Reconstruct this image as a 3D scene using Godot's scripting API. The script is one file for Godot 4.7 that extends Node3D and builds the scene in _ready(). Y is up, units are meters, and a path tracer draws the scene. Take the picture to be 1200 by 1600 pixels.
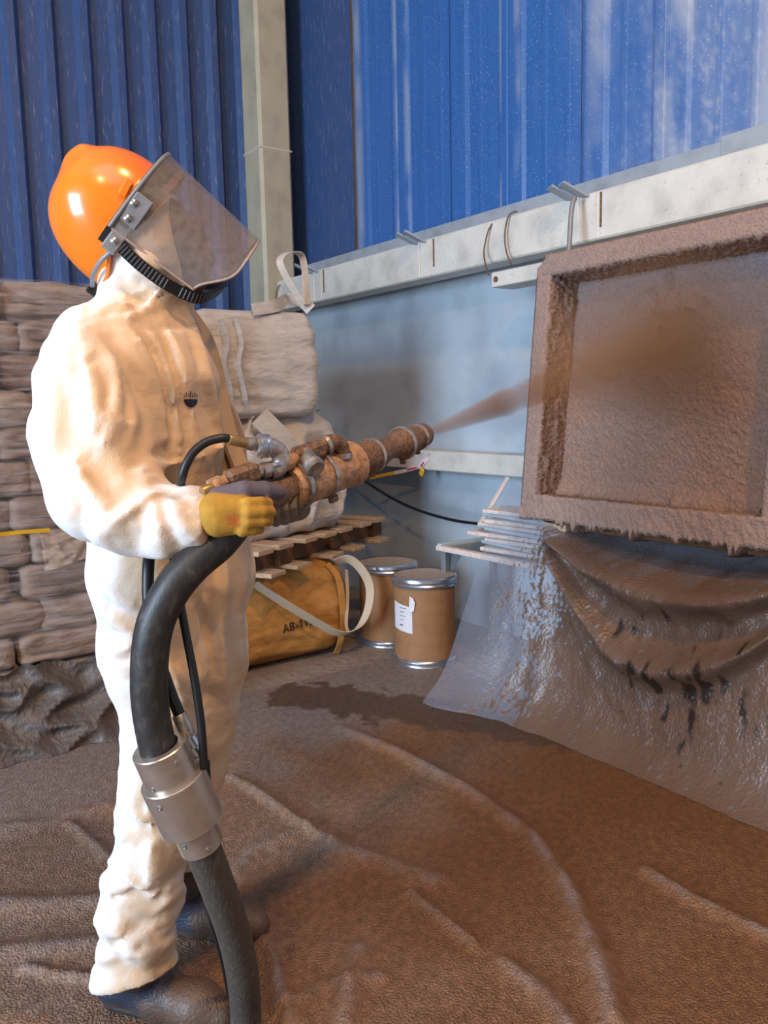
extends Node3D
# A worker in white coveralls sprays refractory coating on a framed test panel inside a blue steel-clad hall.

var rng := RandomNumberGenerator.new()
var n1 := FastNoiseLite.new()      # smooth noise
var nr := FastNoiseLite.new()      # ridged creases
var nf := FastNoiseLite.new()      # fine grain
var nc := FastNoiseLite.new()      # flat facets with sharp creases between them
var mats := {}


func _ready() -> void:
	setup_noise()
	setup_view()
	make_materials()
	build_hall()
	build_beams()
	build_panel()
	build_sheets()
	build_store()
	build_sacks()
	build_worker()
	build_helmet()
	build_gun()
	build_hoses()
	build_spray()


func setup_noise() -> void:
	rng.seed = 7
	n1.seed = 3; n1.frequency = 1.0; n1.fractal_octaves = 3; n1.noise_type = FastNoiseLite.TYPE_SIMPLEX_SMOOTH
	nr.seed = 11; nr.frequency = 1.0; nr.fractal_type = FastNoiseLite.FRACTAL_RIDGED; nr.fractal_octaves = 1; nr.noise_type = FastNoiseLite.TYPE_SIMPLEX
	nc.seed = 5; nc.frequency = 1.0; nc.noise_type = FastNoiseLite.TYPE_CELLULAR; nc.fractal_type = FastNoiseLite.FRACTAL_NONE
	nc.cellular_distance_function = FastNoiseLite.DISTANCE_MANHATTAN; nc.cellular_return_type = FastNoiseLite.RETURN_DISTANCE; nc.cellular_jitter = 1.0
	nf.seed = 23; nf.frequency = 1.0; nf.fractal_octaves = 4; nf.noise_type = FastNoiseLite.TYPE_SIMPLEX


func setup_view() -> void:
	var cam := Camera3D.new()
	cam.name = "camera"
	cam.position = Vector3(0, 1.32, 0)
	cam.rotation_order = EULER_ORDER_YXZ
	cam.rotation_degrees = Vector3(-7.262, -35.117, -1.236)
	cam.fov = 63.215
	cam.near = 0.05
	cam.far = 60.0
	cam.current = true
	add_child(cam)
	var we := WorldEnvironment.new()
	we.name = "world_environment"
	var e := Environment.new()
	e.background_mode = Environment.BG_SKY
	var sm := ProceduralSkyMaterial.new()
	sm.sky_top_color = Color(0.45, 0.62, 0.9)
	sm.sky_horizon_color = Color(0.82, 0.9, 1.0)
	sm.ground_bottom_color = Color(0.35, 0.33, 0.3)
	sm.ground_horizon_color = Color(0.7, 0.72, 0.74)
	var sky := Sky.new()
	sky.sky_material = sm
	e.sky = sky
	e.background_energy_multiplier = 1.0
	e.tonemap_mode = Environment.TONE_MAPPER_LINEAR
	e.tonemap_exposure = 1.0
	e.sdfgi_enabled = true
	e.ssao_enabled = true
	e.ssil_enabled = true
	e.volumetric_fog_enabled = true
	e.volumetric_fog_density = 0.0
	we.environment = e
	add_child(we)
	# daylight through the open loading door in the left wall
	var day := AreaLight3D.new()
	day.name = "door_daylight"
	day.area_size = Vector2(2.8, 3.4)
	day.light_color = Color(0.80, 0.90, 1.0)
	day.light_energy = 88.0
	day.position = Vector3(-5.97, 2.2, -0.9)
	day.rotation_degrees = Vector3(0, -90, 0)
	day.shadow_enabled = true
	add_child(day)
	# added fill light from the roof behind the camera, its source unseen
	var roof := AreaLight3D.new()
	roof.name = "added_roof_fill"
	roof.area_size = Vector2(3.0, 5.0)
	roof.light_color = Color(0.86, 0.92, 1.0)
	roof.light_energy = 6.0
	roof.position = Vector3(-1.4, 6.96, 2.2)
	roof.rotation_degrees = Vector3(-90, 0, 0)
	roof.shadow_enabled = true
	add_child(roof)


func hall_lamp(at: Vector3, energy: float, label: String) -> void:
	var o := thing("bay_lamp", label, "lamp", at, 0.0, "")
	var st := begin()
	lathe(st, Vector3(0, 0.30, 0), Vector3.DOWN, [[0.0, 0.05], [0.04, 0.09], [0.16, 0.13], [0.27, 0.24], [0.30, 0.25], [0.30, 0.24], [0.27, 0.22]])
	obj("reflector", st, mats.steel, o)
	var sg := begin()
	lathe(sg, Vector3(0, 0.07, 0), Vector3.DOWN, [[0.0, 0.0], [0.0, 0.10], [0.05, 0.09], [0.06, 0.0]])
	obj("bulb", sg, mats.lamp_glow, o)
	var sr := begin()
	lathe(sr, Vector3(0, 0.30, 0), Vector3.UP, [[0.0, 0.008], [6.9 - at.y, 0.008]])
	obj("hanging_rod", sr, mats.steel, o)
	var l := OmniLight3D.new()
	l.name = "bay_lamp_light"
	l.position = at + Vector3(0, -0.03, 0)
	l.light_color = Color(1.0, 0.78, 0.50)
	l.light_energy = energy
	l.light_size = 0.10
	l.omni_range = 30.0
	l.omni_attenuation = 2.0
	l.shadow_enabled = true
	add_child(l)


# ---------------------------------------------------------------- helpers
func lin(r: float, g: float, b: float, a := 1.0) -> Color:
	var c := Color(r, g, b).srgb_to_linear()
	c.a = a
	return c


func numbered(called: String) -> String:
	if not has_node(called):
		return called
	var i := 1
	while has_node("%s_%03d" % [called, i]):
		i += 1
	return "%s_%03d" % [called, i]


func thing(called: String, label: String, category: String, at := Vector3.ZERO, turn := 0.0, group := "") -> Node3D:
	var o := Node3D.new()
	o.name = numbered(called)
	add_child(o)
	o.position = at
	o.rotation.y = turn
	tag(o, label, category, group)
	return o


func tag(o: Node, label: String, category: String, group := "", kind := "") -> void:
	if label:
		o.set_meta("label", label)
	if category:
		o.set_meta("category", category)
	if group:
		o.set_meta("group", group)
	if kind:
		o.set_meta("kind", kind)


func begin() -> SurfaceTool:
	var st := SurfaceTool.new()
	st.begin(Mesh.PRIMITIVE_TRIANGLES)
	st.set_smooth_group(0)
	return st


func put(called: String, mesh: Mesh, m: Material, parent: Node3D = self) -> MeshInstance3D:
	var o := MeshInstance3D.new()
	o.mesh = mesh
	o.material_override = m
	if parent == self:
		o.name = numbered(called)
	else:
		var nm := called
		var i := 1
		while parent.has_node(nm):
			nm = "%s_%03d" % [called, i]
			i += 1
		o.name = nm
	parent.add_child(o, true)
	return o


func obj(called: String, st: SurfaceTool, m: Material, parent: Node3D = self) -> MeshInstance3D:
	st.generate_normals()
	return put(called, st.commit(), m, parent)


func shell(called: String, st: SurfaceTool, m: Material, label := "") -> MeshInstance3D:
	var o := obj(called, st, m)
	tag(o, label, "", "", "structure")
	return o


func tri(st: SurfaceTool, a: Vector3, b: Vector3, c: Vector3) -> void:
	st.add_vertex(a)
	st.add_vertex(b)
	st.add_vertex(c)


func quad(st: SurfaceTool, a: Vector3, b: Vector3, c: Vector3, d: Vector3) -> void:
	tri(st, a, b, c)
	tri(st, a, c, d)


# a box with chamfered edges; xf places and turns its centre
func cbox(st: SurfaceTool, xf: Transform3D, size: Vector3, bev := 0.003) -> void:
	st.set_smooth_group(-1)
	var h := size * 0.5
	bev = minf(bev, minf(h.x, minf(h.y, h.z)) * 0.9)
	var n := h - Vector3(bev, bev, bev)
	var ax := [Vector3(1, 0, 0), Vector3(0, 1, 0), Vector3(0, 0, 1)]
	var p := func(s: Vector3, k: int) -> Vector3:
		var v := s * n
		v[k] = s[k] * h[k]
		return xf * v
	for k in 3:
		var i := (k + 1) % 3
		var j := (k + 2) % 3
		for s in [-1.0, 1.0]:
			var q := []
			for ij in [[-1, -1], [1, -1], [1, 1], [-1, 1]]:
				var v: Vector3 = ax[k] * s + ax[i] * ij[0] + ax[j] * ij[1]
				q.append(p.call(v, k))
			if s < 0:
				quad(st, q[0], q[1], q[2], q[3])
			else:
				quad(st, q[0], q[3], q[2], q[1])
		# edges along axis k between faces i and j
		for si in [-1.0, 1.0]:
			for sj in [-1.0, 1.0]:
				var lo: Vector3 = -ax[k] + ax[i] * si + ax[j] * sj
				var hi: Vector3 = ax[k] + ax[i] * si + ax[j] * sj
				var a: Vector3 = p.call(lo, i)
				var b: Vector3 = p.call(hi, i)
				var c: Vector3 = p.call(hi, j)
				var d: Vector3 = p.call(lo, j)
				if si * sj > 0:
					quad(st, a, b, c, d)
				else:
					quad(st, a, d, c, b)
	for sx in [-1.0, 1.0]:
		for sy in [-1.0, 1.0]:
			for sz in [-1.0, 1.0]:
				var s := Vector3(sx, sy, sz)
				var a: Vector3 = p.call(s, 0)
				var b: Vector3 = p.call(s, 1)
				var c: Vector3 = p.call(s, 2)
				if sx * sy * sz > 0:
					tri(st, a, c, b)
				else:
					tri(st, a, b, c)
	st.set_smooth_group(0)


func place(p: Vector3, turn := 0.0) -> Transform3D:
	return Transform3D(Basis(Vector3.UP, turn), p)


# box whose long axis x runs from a to b, section h (up) by d
func bar(st: SurfaceTool, a: Vector3, b: Vector3, h: float, d: float, bev := 0.003, up := Vector3.UP) -> void:
	var x := (b - a).normalized()
	var z := x.cross(up).normalized()
	var y := z.cross(x)
	cbox(st, Transform3D(Basis(x, y, z), (a + b) * 0.5), Vector3(a.distance_to(b), h, d), bev)


func frame_of(axis: Vector3) -> Basis:
	var y := axis.normalized()
	var x := y.cross(Vector3(0, 1, 0) if absf(y.y) < 0.9 else Vector3(1, 0, 0)).normalized()
	return Basis(x, y, x.cross(y))


# profile: [distance along axis, radius]; sharp corners get their own smoothing group
func lathe(st: SurfaceTool, o: Vector3, axis: Vector3, prof: Array, seg := 28) -> void:
	var bs := frame_of(axis)
	var grp := 1
	for i in prof.size() - 1:
		if i > 0:
			var d0 := Vector2(prof[i][0] - prof[i - 1][0], prof[i][1] - prof[i - 1][1])
			var d1 := Vector2(prof[i + 1][0] - prof[i][0], prof[i + 1][1] - prof[i][1])
			if absf(d0.angle_to(d1)) > 0.6:
				grp += 1
		st.set_smooth_group(grp)
		for j in seg:
			var a0 := TAU * j / seg
			var a1 := TAU * ((j + 1) % seg) / seg
			var u0 := bs.x * cos(a0) + bs.z * sin(a0)
			var u1 := bs.x * cos(a1) + bs.z * sin(a1)
			var c0: Vector3 = o + bs.y * prof[i][0]
			var c1: Vector3 = o + bs.y * prof[i + 1][0]
			var r0: float = prof[i][1]
			var r1: float = prof[i + 1][1]
			if r0 < 1e-6:
				tri(st, c0, c1 + u1 * r1, c1 + u0 * r1)
			elif r1 < 1e-6:
				tri(st, c0 + u0 * r0, c0 + u1 * r0, c1)
			else:
				quad(st, c0 + u0 * r0, c0 + u1 * r0, c1 + u1 * r1, c1 + u0 * r1)
	st.set_smooth_group(0)


func catmull(pts: Array, n: int) -> Array:
	var out := []
	var last := pts.size() - 1
	for i in last:
		var p0: Vector3 = pts[maxi(i - 1, 0)]
		var p1: Vector3 = pts[i]
		var p2: Vector3 = pts[i + 1]
		var p3: Vector3 = pts[mini(i + 2, last)]
		for k in n:
			var t := float(k) / n
			out.append(0.5 * ((2.0 * p1) + (p2 - p0) * t + (2.0 * p0 - 5.0 * p1 + 4.0 * p2 - p3) * t * t + (3.0 * p1 - p0 - 3.0 * p2 + p3) * t * t * t))
	out.append(pts[last])
	return out


# tube through pts; r1, r2 let it taper; flat squeezes it along side
func tube(st: SurfaceTool, pts: Array, r: float, sides := 14, r_end := -1.0) -> void:
	var m := pts.size()
	var rings := []
	var x := Vector3.ZERO
	for i in m:
		var d: Vector3 = (pts[mini(i + 1, m - 1)] - pts[maxi(i - 1, 0)]).normalized()
		if x == Vector3.ZERO:
			x = frame_of(d).x
		x = (x - d * x.dot(d)).normalized()
		var y := d.cross(x)
		var rr := r if r_end < 0 else lerpf(r, r_end, float(i) / (m - 1))
		var ring := []
		for j in sides:
			var a := TAU * j / sides
			ring.append(pts[i] + (x * cos(a) + y * sin(a)) * rr)
		rings.append(ring)
	st.set_smooth_group(0)
	for i in m - 1:
		for j in sides:
			var k := (j + 1) % sides
			quad(st, rings[i][j], rings[i + 1][j], rings[i + 1][k], rings[i][k])
	st.set_smooth_group(-1)
	for j in range(1, sides - 1):
		tri(st, rings[0][0], rings[0][j], rings[0][j + 1])
		tri(st, rings[m - 1][0], rings[m - 1][j + 1], rings[m - 1][j])
	st.set_smooth_group(0)


# flat strap of width w and thickness th; side is the direction of its width
func strap(st: SurfaceTool, pts: Array, side: Vector3, w: float, th := 0.003) -> void:
	var m := pts.size()
	var rings := []
	for i in m:
		var d: Vector3 = (pts[mini(i + 1, m - 1)] - pts[maxi(i - 1, 0)]).normalized()
		var s := (side - d * side.dot(d)).normalized()
		var up := d.cross(s)
		var a: Vector3 = pts[i]
		rings.append([a - s * w * 0.5 - up * th * 0.5, a + s * w * 0.5 - up * th * 0.5, a + s * w * 0.5 + up * th * 0.5, a - s * w * 0.5 + up * th * 0.5])
	for j in 4:
		st.set_smooth_group(j + 1)
		var k := (j + 1) % 4
		for i in m - 1:
			quad(st, rings[i][j], rings[i + 1][j], rings[i + 1][k], rings[i][k])
	st.set_smooth_group(-1)
	quad(st, rings[0][0], rings[0][1], rings[0][2], rings[0][3])
	quad(st, rings[m - 1][3], rings[m - 1][2], rings[m - 1][1], rings[m - 1][0])
	st.set_smooth_group(0)


# a grid of points [rows][cols] with optional colours, as an ArrayMesh
func grid_mesh(rows: int, cols: int, pos: PackedVector3Array, col := PackedColorArray(), flip := false) -> ArrayMesh:
	var idx := PackedInt32Array()
	idx.resize((rows - 1) * (cols - 1) * 6)
	var nrm := PackedVector3Array()
	nrm.resize(pos.size())
	var k := 0
	for r in rows - 1:
		for c in cols - 1:
			var a := r * cols + c
			var b := a + 1
			var d := a + cols
			var e := d + 1
			if flip:
				idx[k] = a; idx[k + 1] = d; idx[k + 2] = b; idx[k + 3] = b; idx[k + 4] = d; idx[k + 5] = e
			else:
				idx[k] = a; idx[k + 1] = b; idx[k + 2] = d; idx[k + 3] = b; idx[k + 4] = e; idx[k + 5] = d
			k += 6
	for r in rows:
		for c in cols:
			var du := pos[r * cols + mini(c + 1, cols - 1)] - pos[r * cols + maxi(c - 1, 0)]
			var dv := pos[mini(r + 1, rows - 1) * cols + c] - pos[maxi(r - 1, 0) * cols + c]
			var n := dv.cross(du).normalized()
			nrm[r * cols + c] = -n if flip else n
	var arr := []
	arr.resize(Mesh.ARRAY_MAX)
	arr[Mesh.ARRAY_VERTEX] = pos
	arr[Mesh.ARRAY_NORMAL] = nrm
	if col.size():
		arr[Mesh.ARRAY_COLOR] = col
	arr[Mesh.ARRAY_INDEX] = idx
	var m := ArrayMesh.new()
	m.add_surface_from_arrays(Mesh.PRIMITIVE_TRIANGLES, arr)
	return m


# a rounded box whose skin is pushed about by disp(unit position -1..1, normal) -> Vector3
func soft_box(size: Vector3, r: float, n: int, disp: Callable, paint = null) -> ArrayMesh:
	var st := begin()
	var h := size * 0.5
	var inner := h - Vector3(minf(r, h.x), minf(r, h.y), minf(r, h.z))
	for face in 6:
		var k := face >> 1
		var s := 1.0 if face & 1 else -1.0
		var pts := []
		for j in n + 1:
			for i in n + 1:
				var u := Vector3.ZERO
				u[k] = s
				u[(k + 1) % 3] = 2.0 * i / n - 1.0
				u[(k + 2) % 3] = 2.0 * j / n - 1.0
				var p := u * h
				var q := p.clamp(-inner, inner)
				var d := p - q
				var nn := d.normalized() if d.length() > 1e-5 else u.normalized()
				var w := q + nn * r if d.length() > 1e-5 else p
				pts.append(w + disp.call(u, w, nn))
		for j in n:
			for i in n:
				var a := j * (n + 1) + i
				var q := [a, a + n + 1, a + n + 2, a + 1] if s > 0 else [a, a + 1, a + n + 2, a + n + 1]
				for t in [0, 1, 2, 0, 2, 3]:
					var v: Vector3 = pts[q[t]]
					if paint != null:
						st.set_color(paint.call(v))
					st.add_vertex(v)
	st.generate_normals()
	return st.commit()


# ---------------------------------------------------------------- smooth bodies: tapered capsules joined by a smooth minimum, meshed as surface nets
class Body:
	var a := PackedVector3Array()
	var ba := PackedVector3Array()
	var il := PackedFloat32Array()
	var ra := PackedFloat32Array()
	var dr := PackedFloat32Array()
	var k := 0.03
	var cuts := []          # [point, normal, centre, radius]
	var disp = null  # (p) -> float, pushes the skin out
	var most := 0.0         # the largest push

	func add(p: Vector3, q: Vector3, r0: float, r1: float) -> void:
		a.append(p)
		ba.append(q - p)
		var l := (q - p).length_squared()
		il.append(1.0 / l if l > 1e-9 else 0.0)
		ra.append(r0)
		dr.append(r1 - r0)

	func chain(c: Array) -> void:   # [[point, radius], ...]
		for i in c.size() - 1:
			add(c[i][0], c[i + 1][0], c[i][1], c[i + 1][1])

	func one(i: int, p: Vector3) -> float:
		var pa := p - a[i]
		var t := clampf(pa.dot(ba[i]) * il[i], 0.0, 1.0)
		return (pa - ba[i] * t).length() - ra[i] - dr[i] * t

	func dist(p: Vector3, near: PackedInt32Array) -> float:
		var d := 1.0
		for i in near:
			var pa := p - a[i]
			var t := clampf(pa.dot(ba[i]) * il[i], 0.0, 1.0)
			var e := (pa - ba[i] * t).length() - ra[i] - dr[i] * t
			var h := maxf(k - absf(d - e), 0.0)
			d = minf(d, e) - h * h / (4.0 * k)
		if disp != null and absf(d) < 0.06:
			d -= disp.call(p)
		for c in cuts:
			if p.distance_to(c[2]) < c[3]:
				d = maxf(d, (p - c[0]).dot(c[1]))
		return d

	func all() -> PackedInt32Array:
		return PackedInt32Array(range(a.size()))

	# walks from p along d until it meets the skin
	func meet(p: Vector3, d: Vector3) -> Vector3:
		var n := all()
		for i in 60:
			var e := dist(p, n)
			if e < 0.0005:
				break
			p += d * minf(e * 0.7, 0.02)
		return p

	func mesh(cell: float, paint = null) -> ArrayMesh:
		var lo := Vector3(9, 9, 9)
		var hi := Vector3(-9, -9, -9)
		for i in a.size():
			for e in 2:
				var c := a[i] + ba[i] * e
				var r := ra[i] + dr[i] * e + most + cell * 2
				lo = lo.min(c - Vector3(r, r, r))
				hi = hi.max(c + Vector3(r, r, r))
		var B := 5
		var bx := int(ceil((hi.x - lo.x) / cell / B)) + 1
		var by := int(ceil((hi.y - lo.y) / cell / B)) + 1
		var bz := int(ceil((hi.z - lo.z) / cell / B)) + 1
		var nx := bx * B
		var ny := by * B
		var nz := bz * B
		var f := PackedFloat32Array()
		f.resize(nx * ny * nz)
		f.fill(1.0)
		var live := []
		var half := cell * B * 0.5
		var reach := half * 1.7321 + most + k * 0.5 + cell
		for z in bz:
			for y in by:
				for x in bx:
					var c := lo + Vector3(x * B + (B - 1) * 0.5, y * B + (B - 1) * 0.5, z * B + (B - 1) * 0.5) * cell
					var ds := PackedFloat32Array()
					ds.resize(a.size())
					var dm := 9.0
					for i in a.size():
						var e := one(i, c)
						ds[i] = e
						dm = minf(dm, e)
					var inside := dm < -reach - k
					if dm > reach:
						continue
					var near := PackedInt32Array()
					for i in a.size():
						if ds[i] < reach + k + half and not inside:
							near.append(i)
					if inside and cuts.is_empty():
						for kz in B:
							for ky in B:
								var row := ((z * B + kz) * ny + y * B + ky) * nx + x * B
								for kx in B:
									f[row + kx] = -1.0
						continue
					if inside:
						near = all()
					live.append(Vector3i(x, y, z))
					for kz in B:
						for ky in B:
							var row := ((z * B + kz) * ny + y * B + ky) * nx + x * B
							for kx in B:
								f[row + kx] = dist(lo + Vector3(x * B + kx, y * B + ky, z * B + kz) * cell, near)
		var vid := PackedInt32Array()
		vid.resize(nx * ny * nz)
		vid.fill(-1)
		var pos := PackedVector3Array()
		var sx := 1
		var sy := nx
		var sz := nx * ny
		var off := PackedInt32Array([0, sx, sy, sx + sy, sz, sz + sx, sz + sy, sz + sx + sy])
		var cells := PackedInt32Array()
		var seen := {}
		for b in live:
			for kz in range(-1, B):
				for ky in range(-1, B):
					for kx in range(-1, B):
						var X: int = b.x * B + kx
						var Y: int = b.y * B + ky
						var Z: int = b.z * B + kz
						if X < 0 or Y < 0 or Z < 0 or X >= nx - 1 or Y >= ny - 1 or Z >= nz - 1:
							continue
						var g := (Z * ny + Y) * nx + X
						if vid[g] >= 0:
							continue
						var m := 0
						for i in 8:
							if f[g + off[i]] < 0.0:
								m |= 1 << i
						if m == 0 or m == 255:
							continue
						var s := Vector3.ZERO
						var cnt := 0
						for i in 8:
							for ax in 3:
								if i & (1 << ax):
									continue
								var j := i | (1 << ax)
								var va := f[g + off[i]]
								var vb := f[g + off[j]]
								if (va < 0.0) == (vb < 0.0):
									continue
								var p := Vector3(i & 1, (i >> 1) & 1, (i >> 2) & 1)
								p[ax] = va / (va - vb)
								s += p
								cnt += 1
						vid[g] = pos.size()
						cells.append(g)
						pos.append(lo + (Vector3(X, Y, Z) + s / cnt) * cell)
		var idx := PackedInt32Array()
		var strides := [sx, sy, sz]
		for g in cells:
			for ax in 3:
				var va := f[g]
				var vb := f[g + strides[ax]]
				if (va < 0.0) == (vb < 0.0):
					continue
				var u: int = strides[(ax + 1) % 3]
				var w: int = strides[(ax + 2) % 3]
				var q0 := vid[g]
				var q1 := vid[g - u]
				var q2 := vid[g - u - w]
				var q3 := vid[g - w]
				if q1 < 0 or q2 < 0 or q3 < 0:
					continue
				if va < 0.0:
					idx.append_array(PackedInt32Array([q0, q3, q2, q0, q2, q1]))
				else:
					idx.append_array(PackedInt32Array([q0, q1, q2, q0, q2, q3]))
		var nrm := PackedVector3Array()
		nrm.resize(pos.size())
		for t in range(0, idx.size(), 3):
			var n := (pos[idx[t + 2]] - pos[idx[t]]).cross(pos[idx[t + 1]] - pos[idx[t]])
			nrm[idx[t]] += n
			nrm[idx[t + 1]] += n
			nrm[idx[t + 2]] += n
		for i in nrm.size():
			nrm[i] = nrm[i].normalized()
		var arr := []
		arr.resize(Mesh.ARRAY_MAX)
		arr[Mesh.ARRAY_VERTEX] = pos
		arr[Mesh.ARRAY_NORMAL] = nrm
		if paint != null:
			var col := PackedColorArray()
			col.resize(pos.size())
			for i in pos.size():
				col[i] = paint.call(pos[i], nrm[i])
			arr[Mesh.ARRAY_COLOR] = col
		arr[Mesh.ARRAY_INDEX] = idx
		var out := ArrayMesh.new()
		out.add_surface_from_arrays(Mesh.PRIMITIVE_TRIANGLES, arr)
		return out


# ---------------------------------------------------------------- materials
func ntex(sd: int, freq: float, ramp: Array, oct := 4, type := FastNoiseLite.TYPE_SIMPLEX_SMOOTH, frac := FastNoiseLite.FRACTAL_FBM, size := 512) -> NoiseTexture2D:
	var t := NoiseTexture2D.new()
	t.width = size
	t.height = size
	t.seamless = true
	var n := FastNoiseLite.new()
	n.seed = sd
	n.frequency = freq
	n.noise_type = type
	n.fractal_type = frac
	n.fractal_octaves = oct
	t.noise = n
	if ramp.size():
		var g := Gradient.new()
		var offs := PackedFloat32Array()
		var cols := PackedColorArray()
		for r in ramp:
			offs.append(r[0])
			cols.append(r[1])
		g.offsets = offs
		g.colors = cols
		t.color_ramp = g
	return t


func grey(v: float, a := 1.0) -> Color:
	return Color(v, v, v, a)


func mat(col: Color, rough: float, metal := 0.0) -> StandardMaterial3D:
	var m := StandardMaterial3D.new()
	m.albedo_color = col
	m.roughness = rough
	m.metallic = metal
	m.cull_mode = BaseMaterial3D.CULL_DISABLED
	return m


func tritex(m: StandardMaterial3D, t: Texture2D, scale: Vector3) -> void:
	m.albedo_texture = t
	m.uv1_triplanar = true
	m.uv1_world_triplanar = true
	m.uv1_scale = scale


func relief(m: StandardMaterial3D, t: Texture2D, cm: float, scale := Vector3.ZERO) -> void:
	m.heightmap_enabled = true
	m.heightmap_texture = t
	m.heightmap_scale = cm
	if scale != Vector3.ZERO:
		m.uv1_triplanar = true
		m.uv1_world_triplanar = true
		m.uv1_scale = scale


# a second, see-through layer of spots or dust on its own scale
func spots(m: StandardMaterial3D, t: Texture2D, scale: Vector3) -> void:
	m.detail_enabled = true
	m.detail_blend_mode = BaseMaterial3D.BLEND_MODE_MIX
	m.detail_uv_layer = BaseMaterial3D.DETAIL_UV_2
	m.detail_albedo = t
	m.uv2_triplanar = true
	m.uv2_world_triplanar = true
	m.uv2_scale = scale


func painted(m: StandardMaterial3D) -> StandardMaterial3D:
	m.vertex_color_use_as_albedo = true
	return m


func make_materials() -> void:
	var grain := ntex(5, 0.045, [], 5)
	var lumps := ntex(6, 0.02, [], 4)
	var crease := ntex(8, 0.012, [], 3, FastNoiseLite.TYPE_SIMPLEX, FastNoiseLite.FRACTAL_RIDGED)
	var mottle := ntex(9, 0.012, [[0.0, grey(0.86)], [0.5, grey(0.96)], [1.0, grey(1.0)]], 5)
	var grime := ntex(10, 0.02, [[0.0, grey(0.55)], [0.4, grey(0.8)], [0.6, grey(1.0)], [1.0, grey(1.05)]], 5)
	var specks := ntex(12, 0.09, [[0.0, Color(0.72, 0.72, 0.74, 0)], [0.74, Color(0.72, 0.72, 0.74, 0)], [0.82, Color(0.75, 0.75, 0.77, 0.5)], [1.0, Color(0.85, 0.85, 0.86, 0.7)]], 3)
	var dirt_specks := ntex(13, 0.08, [[0.0, Color(0.3, 0.22, 0.18, 0)], [0.66, Color(0.3, 0.22, 0.18, 0)], [0.74, Color(0.3, 0.22, 0.18, 0.8)], [1.0, Color(0.25, 0.18, 0.14, 0.9)]], 3)
	var dust_veil := ntex(14, 0.015, [[0.0, Color(0.7, 0.66, 0.62, 0)], [0.5, Color(0.7, 0.66, 0.62, 0.02)], [0.75, Color(0.72, 0.69, 0.66, 0.35)], [1.0, Color(0.74, 0.71, 0.69, 0.7)]], 5)
	var streak := ntex(15, 0.03, [[0.0, Color(0.93, 0.94, 0.95)], [0.55, Color(1, 1, 1)], [0.72, Color(1.0, 1.0, 1.0)], [1.0, Color(1, 1, 1)]], 4)

	var m := mat(Color(0.20, 0.30, 0.48), 0.5)
	tritex(m, streak, Vector3(2.2, 0.12, 2.2))
	spots(m, ntex(16, 0.05, [[0.0, Color(0.6, 0.58, 0.56, 0)], [0.70, Color(0.6, 0.58, 0.56, 0)], [0.86, Color(0.62, 0.6, 0.58, 0.4)], [1.0, Color(0.65, 0.62, 0.6, 0.6)]], 4), Vector3(2.6, 0.22, 2.6))
	mats.blue_back = m
	m = painted(mat(Color(1, 1, 1), 0.42))
	tritex(m, streak, Vector3(1.2, 0.08, 1.2))
	spots(m, specks, Vector3(1.3, 1.3, 1.3))
	mats.blue_side = m
	m = mat(Color(0.64, 0.66, 0.70), 0.5)
	tritex(m, mottle, Vector3(1.5, 0.2, 1.5))
	mats.dust_streak = m
	m = mat(Color(0.70, 0.67, 0.58), 0.55)
	tritex(m, mottle, Vector3(0.7, 0.5, 0.7))
	mats.cream = m
	m = mat(Color(0.83, 0.81, 0.77), 0.5)
	tritex(m, mottle, Vector3(0.8, 0.8, 0.8))
	spots(m, ntex(17, 0.06, [[0.0, Color(0.45, 0.3, 0.22, 0)], [0.76, Color(0.45, 0.3, 0.22, 0)], [0.84, Color(0.42, 0.3, 0.24, 0.35)], [1.0, Color(0.3, 0.2, 0.15, 0.5)]], 4), Vector3(1.1, 1.1, 1.1))
	mats.white_paint = m
	m = mat(Color(0.60, 0.63, 0.66), 0.5)
	tritex(m, mottle, Vector3(0.8, 0.8, 0.8))
	mats.grey_trim = m
	m = mat(Color(0.70, 0.75, 0.79), 0.6)
	tritex(m, mottle, Vector3(0.35, 0.35, 0.35))
	mats.plaster = m
	m = mat(Color(0.55, 0.49, 0.45), 0.9)
	tritex(m, mottle, Vector3(0.6, 0.6, 0.6))
	relief(m, grain, 0.6)
	spots(m, dirt_specks, Vector3(2.0, 2.0, 2.0))
	mats.concrete = m
	mats.hall_plain = mat(Color(0.72, 0.72, 0.72), 0.8)
	mats.steel = mat(Color(0.62, 0.62, 0.62), 0.35, 0.85)
	m = mat(Color(0.72, 0.68, 0.64), 0.38, 0.75)
	tritex(m, grime, Vector3(3, 3, 3))
	relief(m, grain, 0.15)
	mats.worn_steel = m
	m = mat(Color(0.55, 0.55, 0.56), 0.5, 0.3)
	tritex(m, mottle, Vector3(3, 3, 3))
	mats.grey_steel = m
	m = mat(Color(0.74, 0.69, 0.64), 0.34, 0.8)
	tritex(m, mottle, Vector3(4, 4, 4))
	mats.coupling = m
	mats.zinc = mat(Color(0.74, 0.76, 0.80), 0.28, 0.9)
	m = mat(Color(0.72, 0.55, 0.40), 0.5, 0.1)
	tritex(m, grime, Vector3(5, 5, 5))
	relief(m, grain, 0.15)
	mats.dusty_metal = m
	m = mat(Color(0.47, 0.35, 0.26), 0.55, 0.1)
	tritex(m, grime, Vector3(6, 6, 6))
	relief(m, grain, 0.2)
	mats.dirty_iron = m
	mats.brass = mat(Color(0.66, 0.54, 0.34), 0.4, 0.7)
	m = mat(Color(1.0, 0.8, 0.5), 0.4)
	m.emission_enabled = true
	m.emission = Color(1.0, 0.75, 0.45)
	m.emission_energy_multiplier = 3.0
	mats.lamp_glow = m
	m = mat(Color(0.8, 0.85, 0.9), 0.6)
	m.emission_enabled = true
	m.emission = Color(0.86, 0.92, 1.0)
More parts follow.
